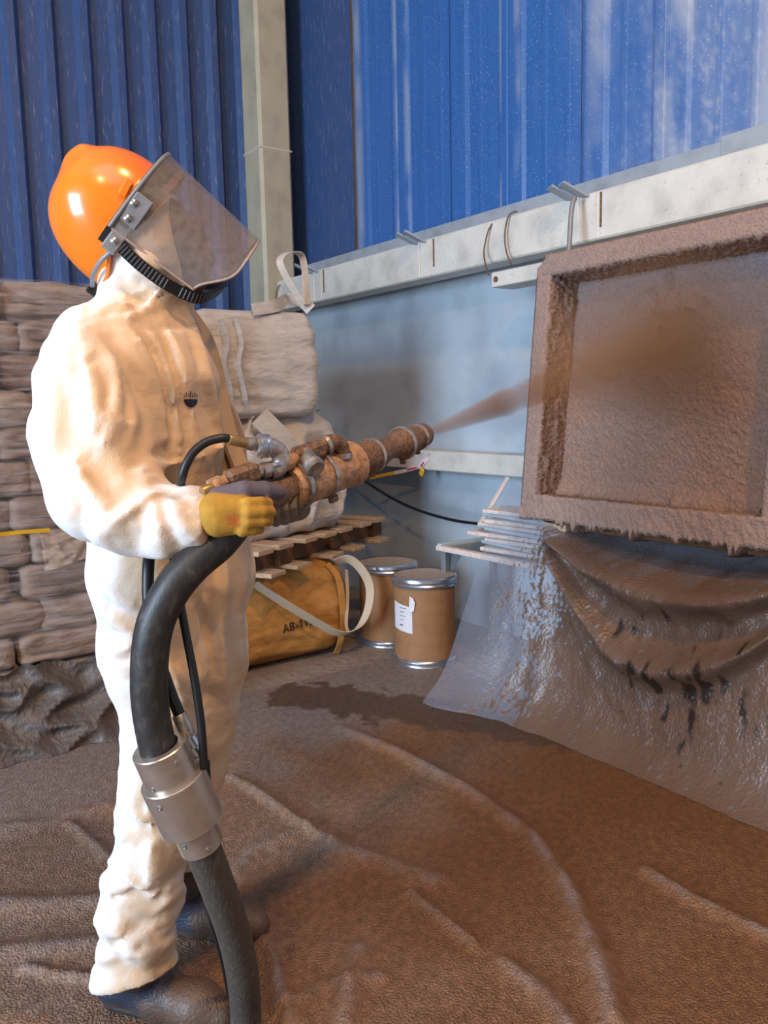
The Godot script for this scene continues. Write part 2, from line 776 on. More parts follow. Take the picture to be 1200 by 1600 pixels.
	m.emission_energy_multiplier = 0.6  # glow of the added roof panel, there for fill
	mats.added_roof_glow = m
	var scuff := ntex(31, 0.03, [[0.0, grey(0.34)], [0.6, grey(0.42)], [0.82, grey(0.52)], [1.0, Color(0.72, 0.68, 0.64)]], 5)
	m = mat(Color(0.44, 0.42, 0.41), 0.48)
	tritex(m, ntex(32, 0.02, [[0.0, grey(0.34)], [0.55, grey(0.40)], [0.75, grey(0.5)], [1.0, Color(0.9, 0.86, 0.8)]], 5), Vector3(4, 2, 4))
	relief(m, grain, 0.06)
	mats.dusty_rubber = mat(Color(0.66, 0.60, 0.54), 0.65)
	tritex(mats.dusty_rubber, scuff, Vector3(8, 2.5, 8))
	relief(mats.dusty_rubber, grain, 0.1)
	mats.sole = mat(Color(0.16, 0.14, 0.13), 0.7)
	mats.rubber = m
	mats.black_plastic = mat(Color(0.055, 0.055, 0.06), 0.4)
	mats.black_cable = mat(Color(0.07, 0.075, 0.085), 0.45)
	m = mat(Color(0.95, 0.48, 0.10), 0.24)
	m.clearcoat_enabled = true
	m.clearcoat = 0.4
	m.clearcoat_roughness = 0.1
	mats.orange = m
	m = mat(Color(0.62, 0.58, 0.555, 0.52), 0.28)
	m.transparency = BaseMaterial3D.TRANSPARENCY_ALPHA
	tritex(m, ntex(33, 0.02, [[0.0, Color(0.9, 0.88, 0.86, 0.7)], [0.55, Color(1, 1, 1, 0.9)], [1.0, Color(1, 0.98, 0.96, 1.0)]], 5), Vector3(5, 5, 5))
	mats.visor = m
	mats.visor_edge = mat(Color(0.62, 0.54, 0.50), 0.35)
	m = painted(mat(Color(1, 1, 1), 0.6))
	var crumple := ntex(34, 0.011, [], 2, FastNoiseLite.TYPE_CELLULAR, FastNoiseLite.FRACTAL_FBM, 1024)
	var cn: FastNoiseLite = crumple.noise
	cn.cellular_distance_function = FastNoiseLite.DISTANCE_MANHATTAN
	cn.cellular_return_type = FastNoiseLite.RETURN_DISTANCE
	cn.domain_warp_enabled = true
	cn.domain_warp_amplitude = 40.0
	cn.domain_warp_frequency = 0.006
	relief(m, crumple, 1.1, Vector3(0.8, 0.8, 0.8))
	mats.suit = m
	mats.suit_soiled = mat(Color(0.72, 0.585, 0.43), 0.6)
	mats.grey_plastic = mat(Color(0.25, 0.25, 0.26), 0.5)
	m = mat(Color(0.30, 0.19, 0.14), 0.55)
	m.subsurf_scatter_enabled = true
	m.subsurf_scatter_strength = 0.1
	mats.skin = m
	mats.eye_white = mat(Color(0.8, 0.78, 0.74), 0.25)
	mats.eye_dark = mat(Color(0.05, 0.03, 0.02), 0.2)
	m = painted(mat(Color(1, 1, 1), 0.85))
	relief(m, grain, 0.05, Vector3(9, 9, 9))
	mats.glove = m
	m = painted(mat(Color(1, 1, 1), 0.5))
	relief(m, grain, 0.2, Vector3(5, 5, 5))
	mats.boot = m
	mats.emblem = mat(Color(0.07, 0.07, 0.2), 0.6)
	# sprayed coating: granular, brown
	var gravel := ntex(35, 0.05, [], 4)
	m = painted(mat(Color(1, 1, 1), 0.9))
	relief(m, gravel, 0.5, Vector3(2.6, 2.6, 2.6))
	mats.crust = m
	m = painted(mat(Color(1, 1, 1), 0.55))
	relief(m, ntex(36, 0.09, [], 4), 0.6, Vector3(2.4, 2.4, 2.4))
	spots(m, ntex(37, 0.11, [[0.0, Color(0.16, 0.11, 0.07, 0)], [0.56, Color(0.16, 0.11, 0.07, 0)], [0.72, Color(0.17, 0.12, 0.08, 0.45)], [1.0, Color(0.5, 0.36, 0.22, 0.6)]], 3), Vector3(2.6, 2.6, 2.6))
	mats.sand = m
	m = painted(mat(Color(1, 1, 1), 0.36))
	m.transparency = BaseMaterial3D.TRANSPARENCY_ALPHA
	relief(m, ntex(38, 0.05, [], 4), 0.3, Vector3(2.4, 2.4, 2.4))
	mats.sheet = m
	m = mat(Color(0.75, 0.66, 0.56), 0.8)
	tritex(m, ntex(39, 0.02, [[0.0, Color(0.7, 0.62, 0.55)], [0.5, Color(0.95, 0.92, 0.9)], [1.0, Color(1, 1, 1)]], 5), Vector3(3, 8, 3))
	mats.timber = m
	m = mat(Color(0.50, 0.36, 0.25), 0.85)
	tritex(m, ntex(40, 0.02, [[0.0, Color(0.6, 0.55, 0.5)], [1.0, Color(1, 1, 1)]], 5), Vector3(2, 14, 2))
	mats.old_timber = m
	m = mat(Color(0.60, 0.43, 0.28), 0.7)
	tritex(m, mottle, Vector3(2, 2, 2))
	mats.kraft = m
	m = mat(Color(0.62, 0.57, 0.53), 0.75)
	tritex(m, mottle, Vector3(3, 3, 3))
	mats.dusty_lid = m
	mats.paper = mat(Color(0.82, 0.81, 0.82), 0.7)
	mats.ink = mat(Color(0.30, 0.29, 0.33), 0.7)
	mats.marker = mat(Color(0.13, 0.10, 0.08), 0.7)
	m = mat(Color(0.78, 0.745, 0.71), 0.75)
	tritex(m, ntex(41, 0.02, [[0.0, grey(0.84)], [0.5, grey(0.96)], [1.0, grey(1.0)]], 4), Vector3(0.8, 2.2, 0.8))
	relief(m, ntex(42, 0.015, [], 3, FastNoiseLite.TYPE_SIMPLEX, FastNoiseLite.FRACTAL_RIDGED), 0.35)
	mats.white_weave = m
	m = mat(Color(0.74, 0.54, 0.28), 0.75)
	tritex(m, ntex(43, 0.02, [[0.0, Color(0.84, 0.78, 0.72)], [0.5, Color(0.96, 0.94, 0.92)], [1.0, Color(1, 1, 1)]], 4), Vector3(0.8, 1.3, 0.8))
	relief(m, ntex(44, 0.015, [], 3, FastNoiseLite.TYPE_SIMPLEX, FastNoiseLite.FRACTAL_RIDGED), 0.35)
	mats.yellow_weave = m
	mats.strap_cream = mat(Color(0.76, 0.68, 0.58), 0.8)
	var i := 0
	for c in [Color(0.58, 0.49, 0.43), Color(0.53, 0.44, 0.385), Color(0.62, 0.54, 0.48)]:
		m = mat(c, 0.7)
		tritex(m, ntex(45 + i, 0.02, [[0.0, grey(0.78)], [0.5, grey(0.95)], [1.0, grey(1.0)]], 4), Vector3(1.0, 2.5, 1.0))
		relief(m, crease, 0.3)
		mats["sack%d" % i] = m
		i += 1
	m = mat(Color(0.70, 0.66, 0.65, 0.40), 0.3)
	m.transparency = BaseMaterial3D.TRANSPARENCY_ALPHA
	tritex(m, ntex(50, 0.025, [[0.0, Color(0.8, 0.8, 0.8, 0.15)], [0.5, Color(0.95, 0.95, 0.95, 0.35)], [0.72, Color(1, 1, 1, 1.0)], [1.0, Color(1.2, 1.2, 1.2, 1.0)]], 4), Vector3(0.35, 3.2, 0.35))
	mats.wrap = m
	m = mat(Color(0.62, 0.54, 0.48, 0.55), 0.35)
	m.transparency = BaseMaterial3D.TRANSPARENCY_ALPHA
	relief(m, crease, 0.5, Vector3(1.5, 1.5, 1.5))
	mats.flap = m
	m = mat(Color(0.33, 0.30, 0.285), 0.5)
	relief(m, crease, 0.8, Vector3(1.6, 1.6, 1.6))
	mats.dark_film = m
	mats.yellow_tape = mat(Color(0.80, 0.62, 0.10), 0.5)
	mats.white_tape = mat(Color(0.86, 0.83, 0.84), 0.5)
	mats.red_tape = mat(Color(0.78, 0.22, 0.28), 0.5)
	mats.teal_board = mat(Color(0.66, 0.72, 0.76), 0.7)
	m = mat(Color(0.86, 0.80, 0.76), 0.8)
	tritex(m, mottle, Vector3(4, 4, 4))
	mats.white_board = m


# ---------------------------------------------------------------- the hall
func slab(called: String, a: Vector3, b: Vector3, m: Material, label := "") -> MeshInstance3D:
	var st := begin()
	cbox(st, Transform3D(Basis(), (a + b) * 0.5), (b - a).abs(), 0.004)
	return shell(called, st, m, label)


# folded sheet metal: prof is [[along, out], ...], run from base along dir, folded out along face, from y0 to y1
func sheet_metal(prof: Array, base: Vector3, dir: Vector3, face: Vector3, y0: float, y1: float) -> SurfaceTool:
	var st := begin()
	st.set_smooth_group(-1)
	for i in prof.size() - 1:
		var a: Vector3 = base + dir * prof[i][0] + face * prof[i][1]
		var b: Vector3 = base + dir * prof[i + 1][0] + face * prof[i + 1][1]
		var u := Vector3.UP
		var flip := dir.cross(Vector3.UP).dot(face) < 0.0
		if flip:
			quad(st, a + u * y0, b + u * y0, b + u * y1, a + u * y1)
		else:
			quad(st, a + u * y0, a + u * y1, b + u * y1, b + u * y0)
	return st


# one sheet of the right-hand cladding, its dust laid on as it has settled on the ribs
func dusty_sheet(prof: Array, z0: float) -> ArrayMesh:
	var us := []
	for i in prof.size() - 1:
		var n := maxi(1, int(ceil(absf(prof[i + 1][0] - prof[i][0]) / 0.02)))
		for k in n:
			us.append(Vector2(lerpf(prof[i][0], prof[i + 1][0], float(k) / n), lerpf(prof[i][1], prof[i + 1][1], float(k) / n)))
		us.append(Vector2(prof[i + 1][0], prof[i + 1][1]))
	var rows := 120
	var pos := PackedVector3Array()
	var col := PackedColorArray()
	for r in rows:
		var y := 2.26 + 4.74 * pow(r / (rows - 1.0), 1.6)
		for u in us:
			var z: float = z0 + u.x
			pos.append(Vector3(3.335 - u.y, y, z))
			var dust := 0.0
			# pale smears along the edges of the ribs
			for e in [[-4.93, 0.06, 2.2], [-4.50, 0.022, 6.0], [-4.39, 0.028, 3.0], [-3.54, 0.02, 9.0], [-3.40, 0.035, 4.0], [-2.85, 0.09, 1.0], [-2.42, 0.12, 7.0], [-1.98, 0.10, 5.0]]:
				var q: float = absf(z - e[0]) / e[1]
				if q < 1.0:
					dust = maxf(dust, (1.0 - q * q) * smoothstep(-0.25, 0.25, n1.get_noise_2d(y * 1.1 + e[2] * 13.0, z * 2.0) + 0.10))
			var field := smoothstep(-3.3, -1.9, z + 0.3 * n1.get_noise_2d(z * 3.0, y * 1.5)) * (0.62 + 0.5 * n1.get_noise_2d(z * 6.0, y * 2.0)) * (1.0 - 0.4 * smoothstep(3.2, 4.2, y))
			var grit := smoothstep(0.12, 0.5, nf.get_noise_2d(z * 22.0, y * 22.0))
			dust = clampf(dust * 0.55 + maxf(0.0, field) * (0.45 + 0.5 * grit), 0.0, 0.85)
			col.append(lin(0.20, 0.38, 0.625).lerp(lin(0.62, 0.65, 0.70), dust))
	return grid_mesh(rows, us.size(), pos, col, true)


func build_hall() -> void:
	slab("floor", Vector3(-6.2, -0.2, -6.3), Vector3(3.5, 0.0, 7.2), mats.concrete, "dusty concrete floor")
	slab("ceiling", Vector3(-6.2, 7.0, -6.3), Vector3(3.6, 7.2, 7.2), mats.hall_plain)
	slab("wall_front", Vector3(-6.2, 0, 7.0), Vector3(3.6, 7.0, 7.2), mats.hall_plain)
	# left wall with the open loading door
	var st := begin()
	cbox(st, Transform3D(Basis(), Vector3(-6.1, 3.5, -4.5)), Vector3(0.2, 7.0, 3.6))
	cbox(st, Transform3D(Basis(), Vector3(-6.1, 3.5, 3.85)), Vector3(0.2, 7.0, 6.3))
	cbox(st, Transform3D(Basis(), Vector3(-6.1, 5.5, -1.0)), Vector3(0.2, 3.0, 3.4))
	shell("wall_left", st, mats.hall_plain)
	var dj := begin()
	for z in [-2.68, 0.68]:
		cbox(dj, place(Vector3(-6.0, 2.03, z)), Vector3(0.28, 4.06, 0.12), 0.006)
	cbox(dj, place(Vector3(-6.0, 4.03, -1.0)), Vector3(0.28, 0.14, 3.5), 0.006)
	shell("door_1", dj, mats.grey_trim, "steel frame of the open loading door")
	var sk := begin()
	cbox(sk, place(Vector3(-1.4, 6.99, 2.2)), Vector3(3.0, 0.012, 5.0), 0.002)  # unseen panel added to go with the roof fill light
	shell("added_window_1", sk, mats.added_roof_glow, "unseen glowing roof panel added for fill light")
	# back wall: blue trapezoid cladding on a plain backing
	var wb := slab("wall_back", Vector3(-6.2, 0, -6.3), Vector3(3.6, 7.0, -6.07), mats.hall_plain, "deep blue trapezoid steel wall behind the worker")
	var pitch := 0.236
	for k in 10:
		var prof := []
		for r in 4:
			var u := r * pitch
			prof.append([u, 0.0])
			prof.append([u + 0.035, 0.045])
			prof.append([u + 0.085, 0.045])
			prof.append([u + 0.12, 0.0])
		prof.append([4 * pitch, 0.0])
		obj("cladding_sheet", sheet_metal(prof, Vector3(-6.0 + k * pitch * 4, 0, -6.06), Vector3(1, 0, 0), Vector3(0, 0, 1), 0.0, 7.0), mats.blue_back, wb)
	# right wall: plaster below, blue cladding above
	var wr := slab("wall_right", Vector3(3.25, 0, -6.07), Vector3(3.6, 2.25, 7.0), mats.plaster, "pale blue-grey plaster lower wall behind the test panel")
	var wu := slab("wall_right_upper", Vector3(3.36, 2.25, -6.07), Vector3(3.6, 7.0, 7.0), mats.hall_plain, "bright blue steel cladding above the white beam")
	wr.set_meta("kind", "structure")
	obj("cladding_sheet", sheet_metal([[0.0, 0.0], [0.94, 0.0], [0.96, 0.012], [0.99, 0.012]], Vector3(3.34, 0, -6.0), Vector3(0, 0, 1), Vector3(-1, 0, 0), 2.26, 7.0), mats.blue_back, wu)
	for k in 11:
		var z0 := -4.985 + k * 1.01
		var prof := [[0.0, -0.02], [0.002, 0.0], [0.03, 0.012], [0.145, 0.012], [0.175, 0.0], [0.24, 0.0], [0.25, 0.0022], [0.27, 0.0022], [0.28, 0.0],
			[0.415, 0.0], [0.44, 0.012], [0.49, 0.012], [0.495, 0.009], [0.51, 0.009], [0.515, 0.012], [0.605, 0.012], [0.628, 0.0],
			[0.74, 0.0], [0.75, 0.0022], [0.77, 0.0022], [0.78, 0.0], [0.90, 0.0], [0.91, 0.0022], [0.93, 0.0022], [0.94, 0.0], [1.008, 0.0]]
		put("cladding_sheet", dusty_sheet(prof, z0), mats.blue_side, wu)
	# grey flashing that closes the foot of the cladding
	var tr := begin()
	bar(tr, Vector3(3.275, 2.315, -5.6), Vector3(3.275, 2.315, -2.1), 0.13, 0.05)
	bar(tr, Vector3(3.268, 2.322, -2.13), Vector3(3.268, 2.322, 3.0), 0.15, 0.05)
	shell("trim_1", tr, mats.grey_trim, "pale grey flashing strip along the foot of the blue cladding")
	# steel column in the corner
	var col := thing("steel_column", "cream painted steel box column in the corner between the blue walls", "column", Vector3(3.05, 0, -5.735))
	var cs := begin()
	cbox(cs, place(Vector3(0, 3.5, 0)), Vector3(0.26, 7.0, 0.27), 0.022)
	obj("shaft", cs, mats.cream, col)
	var sm := begin()
	cbox(sm, place(Vector3(0, 3.19, 0)), Vector3(0.268, 0.012, 0.278), 0.004)
	obj("weld_seam", sm, mats.white_paint, col)
	var bp := begin()
	cbox(bp, place(Vector3(0, 0.012, 0)), Vector3(0.4, 0.024, 0.4), 0.004)
	obj("base_plate", bp, mats.cream, col)
	hall_lamp(Vector3(0.9, 5.6, 0.6), 13.0, "warm bay lamp hanging over the spraying place, out of the picture")
	hall_lamp(Vector3(-2.2, 5.6, 1.6), 12.0, "warm bay lamp hanging behind the photographer")


func build_beams() -> void:
	var b := thing("wall_beam", "white painted steel beam under the blue cladding, rust stained", "beam", Vector3(3.07, 2.14, -5.57))
	var st := begin()
	cbox(st, place(Vector3(0.005, 0, 3.3)), Vector3(0.15, 0.21, 6.6), 0.008)
	obj("web", st, mats.white_paint, b)
	for z in [-5.04, -3.86, -2.68]:
		var w := begin()
		cbox(w, place(Vector3(-0.073, 0.0, z + 5.57)), Vector3(0.008, 0.2, 0.012), 0.003)
		cbox(w, place(Vector3(-0.073, 0.0, z + 5.57 + 0.1)), Vector3(0.006, 0.2, 0.008), 0.002)
		obj("weld", w, mats.white_paint, b)
		for k in 2:
			var c := begin()
			var base := Vector3(-0.06, 0.09, z + 5.57 + 0.035 * (1 if k else -1))
			bar(c, base, base + Vector3(-0.105, 0.062, -0.055), 0.010, 0.07, 0.002)
			obj("cleat", c, mats.grey_trim, b)
		var rs := begin()
		cbox(rs, place(Vector3(-0.0715, 0.02, z + 5.57 + 0.13)), Vector3(0.003, 0.15, 0.012), 0.001)
		obj("rust_streak", rs, mats.dirty_iron, b)
	var r := begin()
	tube(r, catmull([Vector3(2.930, 2.223, -2.640), Vector3(2.900, 2.157, -2.631), Vector3(2.860, 1.980, -2.608)], 6), 0.011, 12)
	tag(obj("hanger_rod", r, mats.grey_steel), "short grey steel rod hanging from the beam bracket down to the test panel", "rod")
	var paths := [[Vector3(3.020, 2.261, -3.094), Vector3(2.985, 2.240, -3.117), Vector3(2.975, 2.157, -3.134), Vector3(2.970, 2.071, -3.120), Vector3(2.950, 1.996, -3.063)], [Vector3(3.020, 2.247, -3.247), Vector3(2.985, 2.202, -3.261), Vector3(2.970, 2.118, -3.279), Vector3(2.940, 2.047, -3.247), Vector3(2.860, 1.946, -3.127)]]
	var names := ["thin wire loop round the white beam, right-hand one of the pair", "thin wire loop round the white beam, left-hand one of the pair reaching the bar end"]
	for i in 2:
		var w := begin()
		tube(w, catmull(paths[i], 8), 0.0042, 8)
		tag(obj("wire_loop", w, mats.dirty_iron), names[i], "wire", "wire loops on the beam")
	var wl := begin()
	tube(wl, catmull([Vector3(2.990, 2.212, -5.511), Vector3(2.980, 2.170, -5.545), Vector3(2.980, 2.103, -5.561), Vector3(2.990, 2.049, -5.564)], 6), 0.004, 8)
	tag(obj("wire_loop", wl, mats.dirty_iron), "thin wire at the far end of the white beam beside the column", "wire")
	var sb := thing("support_bar", "grey steel box bar that carries the test panel, below the white beam", "bar", Vector3(2.935, 1.92, -3.11))
	var s1 := begin()
	cbox(s1, place(Vector3(0, 0, 1.0)), Vector3(0.15, 0.072, 2.0), 0.004)
	obj("box_section", s1, mats.white_paint, sb)
	var s2 := begin()
	lathe(s2, Vector3(-0.075, 0.0, 0.035), Vector3(-1, 0, 0), [[0.0, 0.014], [0.006, 0.014], [0.006, 0.006], [0.003, 0.0]], 14)
	obj("bolt", s2, mats.dirty_iron, sb)
	var lr := thing("wall_rail", "white steel rail low on the plaster wall, left of the test panel", "rail", Vector3(3.12, 0.99, -5.4))
	var l1 := begin()
	cbox(l1, place(Vector3(0.045, 0, 3.2)), Vector3(0.16, 0.115, 6.4), 0.006)
	obj("web", l1, mats.white_paint, lr)
	var bt := thing("barrier_tape", "yellow barrier tape with a red and white tail tied round the low white rail", "tape")
	var t1 := begin()
	strap(t1, [Vector3(3.000, 0.862, -4.415), Vector3(3.030, 0.887, -4.300), Vector3(3.060, 0.901, -4.230)], Vector3(0, 1, 0.1), 0.02, 0.002)
	obj("yellow_length", t1, mats.yellow_tape, bt)
	var t2 := begin()
	strap(t2, catmull([Vector3(3.060, 0.901, -4.230), Vector3(3.070, 0.922, -4.115), Vector3(3.080, 0.946, -4.017)], 4), Vector3(0, 1, 0.2), 0.022, 0.002)
	obj("white_length", t2, mats.white_tape, bt)
	var t3 := begin()
	strap(t3, [Vector3(3.065, 0.927, -4.102), Vector3(3.075, 0.944, -4.017)], Vector3(0, 1, 0.2), 0.010, 0.003)
	strap(t3, [Vector3(3.070, 0.956, -3.972), Vector3(3.075, 0.984, -3.947)], Vector3(0.1, 0.6, 0.6), 0.018, 0.003)
	obj("red_mark", t3, mats.red_tape, bt)
	var t4 := begin()
	cbox(t4, Transform3D(Basis(Vector3(1, 0, 0), 0.4), Vector3(3.060, 0.920, -3.948)), Vector3(0.02, 0.05, 0.035), 0.008)
	obj("knot", t4, mats.yellow_tape, bt)
	var t5 := begin()
	strap(t5, catmull([Vector3(3.070, 0.948, -3.985), Vector3(3.078, 1.004, -3.919), Vector3(3.080, 1.032, -3.884)], 4), Vector3(0.1, 0.5, 0.7), 0.03, 0.002)
	obj("white_wrap", t5, mats.white_tape, bt)
	var cb := begin()
	tube(cb, catmull([Vector3(3.080, 0.888, -4.788), Vector3(3.060, 0.817, -4.527), Vector3(3.030, 0.749, -4.235), Vector3(3.000, 0.702, -3.932), Vector3(2.960, 0.682, -3.585), Vector3(2.900, 0.694, -3.275), Vector3(2.880, 0.713, -2.989)], 8), 0.0085, 10)
	tag(obj("power_cable", cb, mats.black_cable), "black cable sagging along the pale wall behind the spray nozzle", "cable")


# ---------------------------------------------------------------- the sprayed panel
func crust_color(p: Vector3, lift: float) -> Color:
	var v := n1.get_noise_3dv(p * 3.0) * 0.5 + 0.5
	var f := nf.get_noise_3dv(p * 40.0)
	var c := lin(0.56, 0.465, 0.43).lerp(lin(0.60, 0.50, 0.445), v)
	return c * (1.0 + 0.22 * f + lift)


func build_panel() -> void:
	var pn := thing("test_panel", "large framed test panel with a deep recess, coated in brown sprayed material", "panel", Vector3(2.6, 0.817, -2.65))
	var v := Vector3(0.113, 1.135, 0).normalized()
	var u := Vector3(0, 0, 1)
	var n := Vector3(-v.y, v.x, 0)
	var W := 1.225
	var H := 1.14
	var depth := 0.165
	# each rail: profile (across, out) swept along its length, skin pushed about by noise
	var rails := [
		["left", 0.0, 0.078], ["right", 0.0, 0.10], ["bottom", 0.0, 0.105], ["top", 0.0, 0.088]]
	for rl in rails:
		var vert: bool = rl[0] == "left" or rl[0] == "right"
		var L := H if vert else W
		var cols := 150
		var w: float = rl[2]
		var prof := []
		for i in 6:
			prof.append(Vector2(0.0, -depth + depth * i / 5.0))
		for i in range(1, 8):
			prof.append(Vector2(w * i / 7.0, 0.0))
		for i in range(1, 17):
			prof.append(Vector2(w, -(depth + 0.02) * i / 16.0))
		var rows := prof.size()
		var pos := PackedVector3Array()
		var col := PackedColorArray()
		for r in rows:
			for c in cols:
				var s := L * c / (cols - 1.0)
				var q: Vector2 = prof[r]
				var a := q.x
				var out := q.y
				var g: Vector3
				match rl[0]:
					"left": g = u * a + v * s
					"right": g = u * (W - a) + v * s
					"bottom": g = u * s + v * a
					_: g = u * s + v * (H - a)
				if rl[0] == "left" or rl[0] == "top":   # clipped top-left corner
					var cut := (H - g.dot(v)) + g.dot(u)
					if cut < 0.06 and a < 0.04:
						g += (u - v) * (0.06 - cut) * 0.5
				var wp := g + n * out
				var big := n1.get_noise_3dv(wp * 9.0) * 0.002
				var fine := nf.get_noise_3dv(wp * 50.0) * 0.0018
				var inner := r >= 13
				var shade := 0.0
				var push := n * (big + fine)
				if inner:
					var side := u
					match rl[0]:
						"right": side = -u
						"bottom": side = v
						"top": side = -v
					var fold := n1.get_noise_3dv(Vector3(out * 42.0, s * (6.0 if vert else 30.0), 3.0))
					var lump := maxf(0.0, fold) * 0.02 + nf.get_noise_3dv(wp * 55.0) * 0.012 + 0.004
					if rl[0] == "bottom":
						lump *= 0.5
					push = side * lump + n * fine
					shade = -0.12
				elif r <= 6 and rl[0] == "bottom":
					var drip := maxf(0.0, nf.get_noise_2d(s * 38.0, 4.0)) * maxf(0.0, n1.get_noise_2d(s * 5.0, 9.0) + 0.5)
					push += -v * (drip * 0.09 + absf(fine) * 2.0)
				if rl[0] == "bottom" and r > 4:
					push += (n + v * 0.5) * (nf.get_noise_3dv(wp * 45.0) * 0.009 + maxf(0.0, nf.get_noise_3dv(wp * 30.0)) * 0.01)
				pos.append(wp + push)
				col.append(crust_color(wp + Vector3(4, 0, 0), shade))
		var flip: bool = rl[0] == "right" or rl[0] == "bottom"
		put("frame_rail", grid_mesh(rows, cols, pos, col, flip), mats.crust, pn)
	# the sprayed back of the recess
	var N := 170
	var pos := PackedVector3Array()
	var col := PackedColorArray()
	for r in N:
		for c in N:
			var a := 0.05 + (W - 0.12) * c / (N - 1.0)
			var b := 0.06 + (H - 0.12) * r / (N - 1.0)
			var g := u * a + v * b
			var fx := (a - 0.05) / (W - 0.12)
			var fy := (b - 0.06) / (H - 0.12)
			var brownness := clampf(1.25 - fy * 0.9 - maxf(0.0, fx - 0.8) * 2.5 + n1.get_noise_3dv(g * 2.5) * 0.35, 0.0, 1.0)  # brown turning blue-grey towards the top and the right edge
			var h := nf.get_noise_3dv(g * 62.0) * (0.003 + 0.0045 * brownness) + n1.get_noise_3dv(g * 14.0) * 0.005
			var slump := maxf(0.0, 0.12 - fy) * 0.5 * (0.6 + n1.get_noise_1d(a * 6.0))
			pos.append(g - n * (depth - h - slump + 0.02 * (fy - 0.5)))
			var k := lin(0.46, 0.47, 0.50).lerp(lin(0.56, 0.445, 0.385), brownness)
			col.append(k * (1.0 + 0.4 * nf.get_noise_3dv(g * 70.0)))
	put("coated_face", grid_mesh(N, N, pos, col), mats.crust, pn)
	var bk := begin()
	var mid := u * W * 0.5 + v * H * 0.5 - n * (depth + 0.03)
	cbox(bk, Transform3D(Basis(u, v, u.cross(v)), mid), Vector3(W - 0.02, H - 0.02, 0.02), 0.003)
	obj("backing_board", bk, mats.timber, pn)
	# bench that stands under it
	var be := thing("work_bench", "grey steel bench frame beside the fibre drums, under the plastic sheet", "bench", Vector3(2.90, 0, -2.1))
	var parts := [["leg", Vector3(-0.18, 0.285, -1.22), Vector3(0.035, 0.57, 0.035)], ["leg", Vector3(0.16, 0.285, -1.22), Vector3(0.035, 0.57, 0.035)],
		["leg", Vector3(-0.18, 0.285, 1.0), Vector3(0.035, 0.57, 0.035)], ["leg", Vector3(0.16, 0.285, 1.0), Vector3(0.035, 0.57, 0.035)]]
	for p in parts:
		var st := begin()
		cbox(st, place(p[1]), p[2], 0.003)
		obj(p[0], st, mats.grey_steel, be)
	var tp := begin()
	cbox(tp, place(Vector3(-0.2, 0.58, -0.1)), Vector3(0.04, 0.026, 2.3), 0.003)
	obj("front_rail", tp, mats.white_board, be)
	var t2 := begin()
	cbox(t2, place(Vector3(0.0, 0.585, -1.235)), Vector3(0.42, 0.035, 0.03), 0.003)
	obj("end_rail", t2, mats.teal_board, be)
	var t3 := begin()
	cbox(t3, place(Vector3(0.01, 0.575, -0.1)), Vector3(0.36, 0.02, 2.26), 0.003)
	obj("bench_top", t3, mats.grey_steel, be)
	var gs := begin()
	gs.set_smooth_group(-1)
	for e in [[Vector3(-0.16, 0.56, -1.215), Vector3(-0.16, 0.44, -1.215), Vector3(-0.05, 0.56, -1.215)]]:
		tri(gs, e[0], e[1], e[2])
		tri(gs, e[0] + Vector3(0, 0, 0.008), e[2] + Vector3(0, 0, 0.008), e[1] + Vector3(0, 0, 0.008))
		quad(gs, e[1], e[1] + Vector3(0, 0, 0.008), e[2] + Vector3(0, 0, 0.008), e[2])
	obj("gusset", gs, mats.teal_board, be)
	for x in 2:
		var st := begin()
		cbox(st, place(Vector3(-0.15, 0.695, -0.35 + x * 1.0)), Vector3(0.06, 0.20, 0.06), 0.004)
		obj("riser", st, mats.old_timber, be)
	var bb := begin()
	cbox(bb, place(Vector3(-0.17, 0.795, 0.05)), Vector3(0.12, 0.03, 1.05), 0.003)
	obj("bearer", bb, mats.old_timber, be)
	var blk := begin()
	cbox(blk, place(Vector3(2.620, 0.793, -2.455) + Vector3(0.05, -0.002, 0.0)), Vector3(0.12, 0.03, 0.13), 0.004)
	tag(obj("timber_block", blk, mats.timber), "small bare timber block under the lower left corner of the test panel", "block")
	# loose boards piled on the bench behind the panel corner
	var rows_b := 9
	var ords := ["bottom", "second", "third", "fourth", "fifth", "sixth", "seventh", "eighth", "top"]
	for i in rows_b:
		var st := begin()
		var zz: float = -3.10 + [0.03, -0.01, 0.05, -0.06, 0.02, 0.0, 0.06, -0.01, 0.04][i]
		cbox(st, Transform3D(Basis(Vector3.UP, [0.1, -0.08, 0.05, 0.12, -0.05, 0.02, 0.1, -0.1, 0.06][i]), Vector3(2.86, 0.608 + i * 0.0235, zz + 0.35)), Vector3(0.2, 0.019, 0.7), 0.003)
		tag(obj("loose_board", st, mats.teal_board if i % 3 == 1 else mats.white_board), "dusty thin board in the pile on the bench, %s of nine from below" % ords[i], "board", "boards piled on the bench")
	var lb := begin()
	bar(lb, Vector3(2.800, 0.704, -3.147), Vector3(2.920, 0.952, -3.058), 0.018, 0.055, 0.003)
	tag(obj("leaning_board", lb, mats.white_board), "speckled narrow board sticking up from the board pile beside the panel", "board")


# ---------------------------------------------------------------- plastic sheets and sand
func seg_d(p: Vector2, a: Vector2, b: Vector2) -> Vector2:   # distance, side
	var ab := b - a
	var t := clampf((p - a).dot(ab) / ab.length_squared(), 0.0, 1.0)
	return Vector2((p - a - ab * t).length(), t)


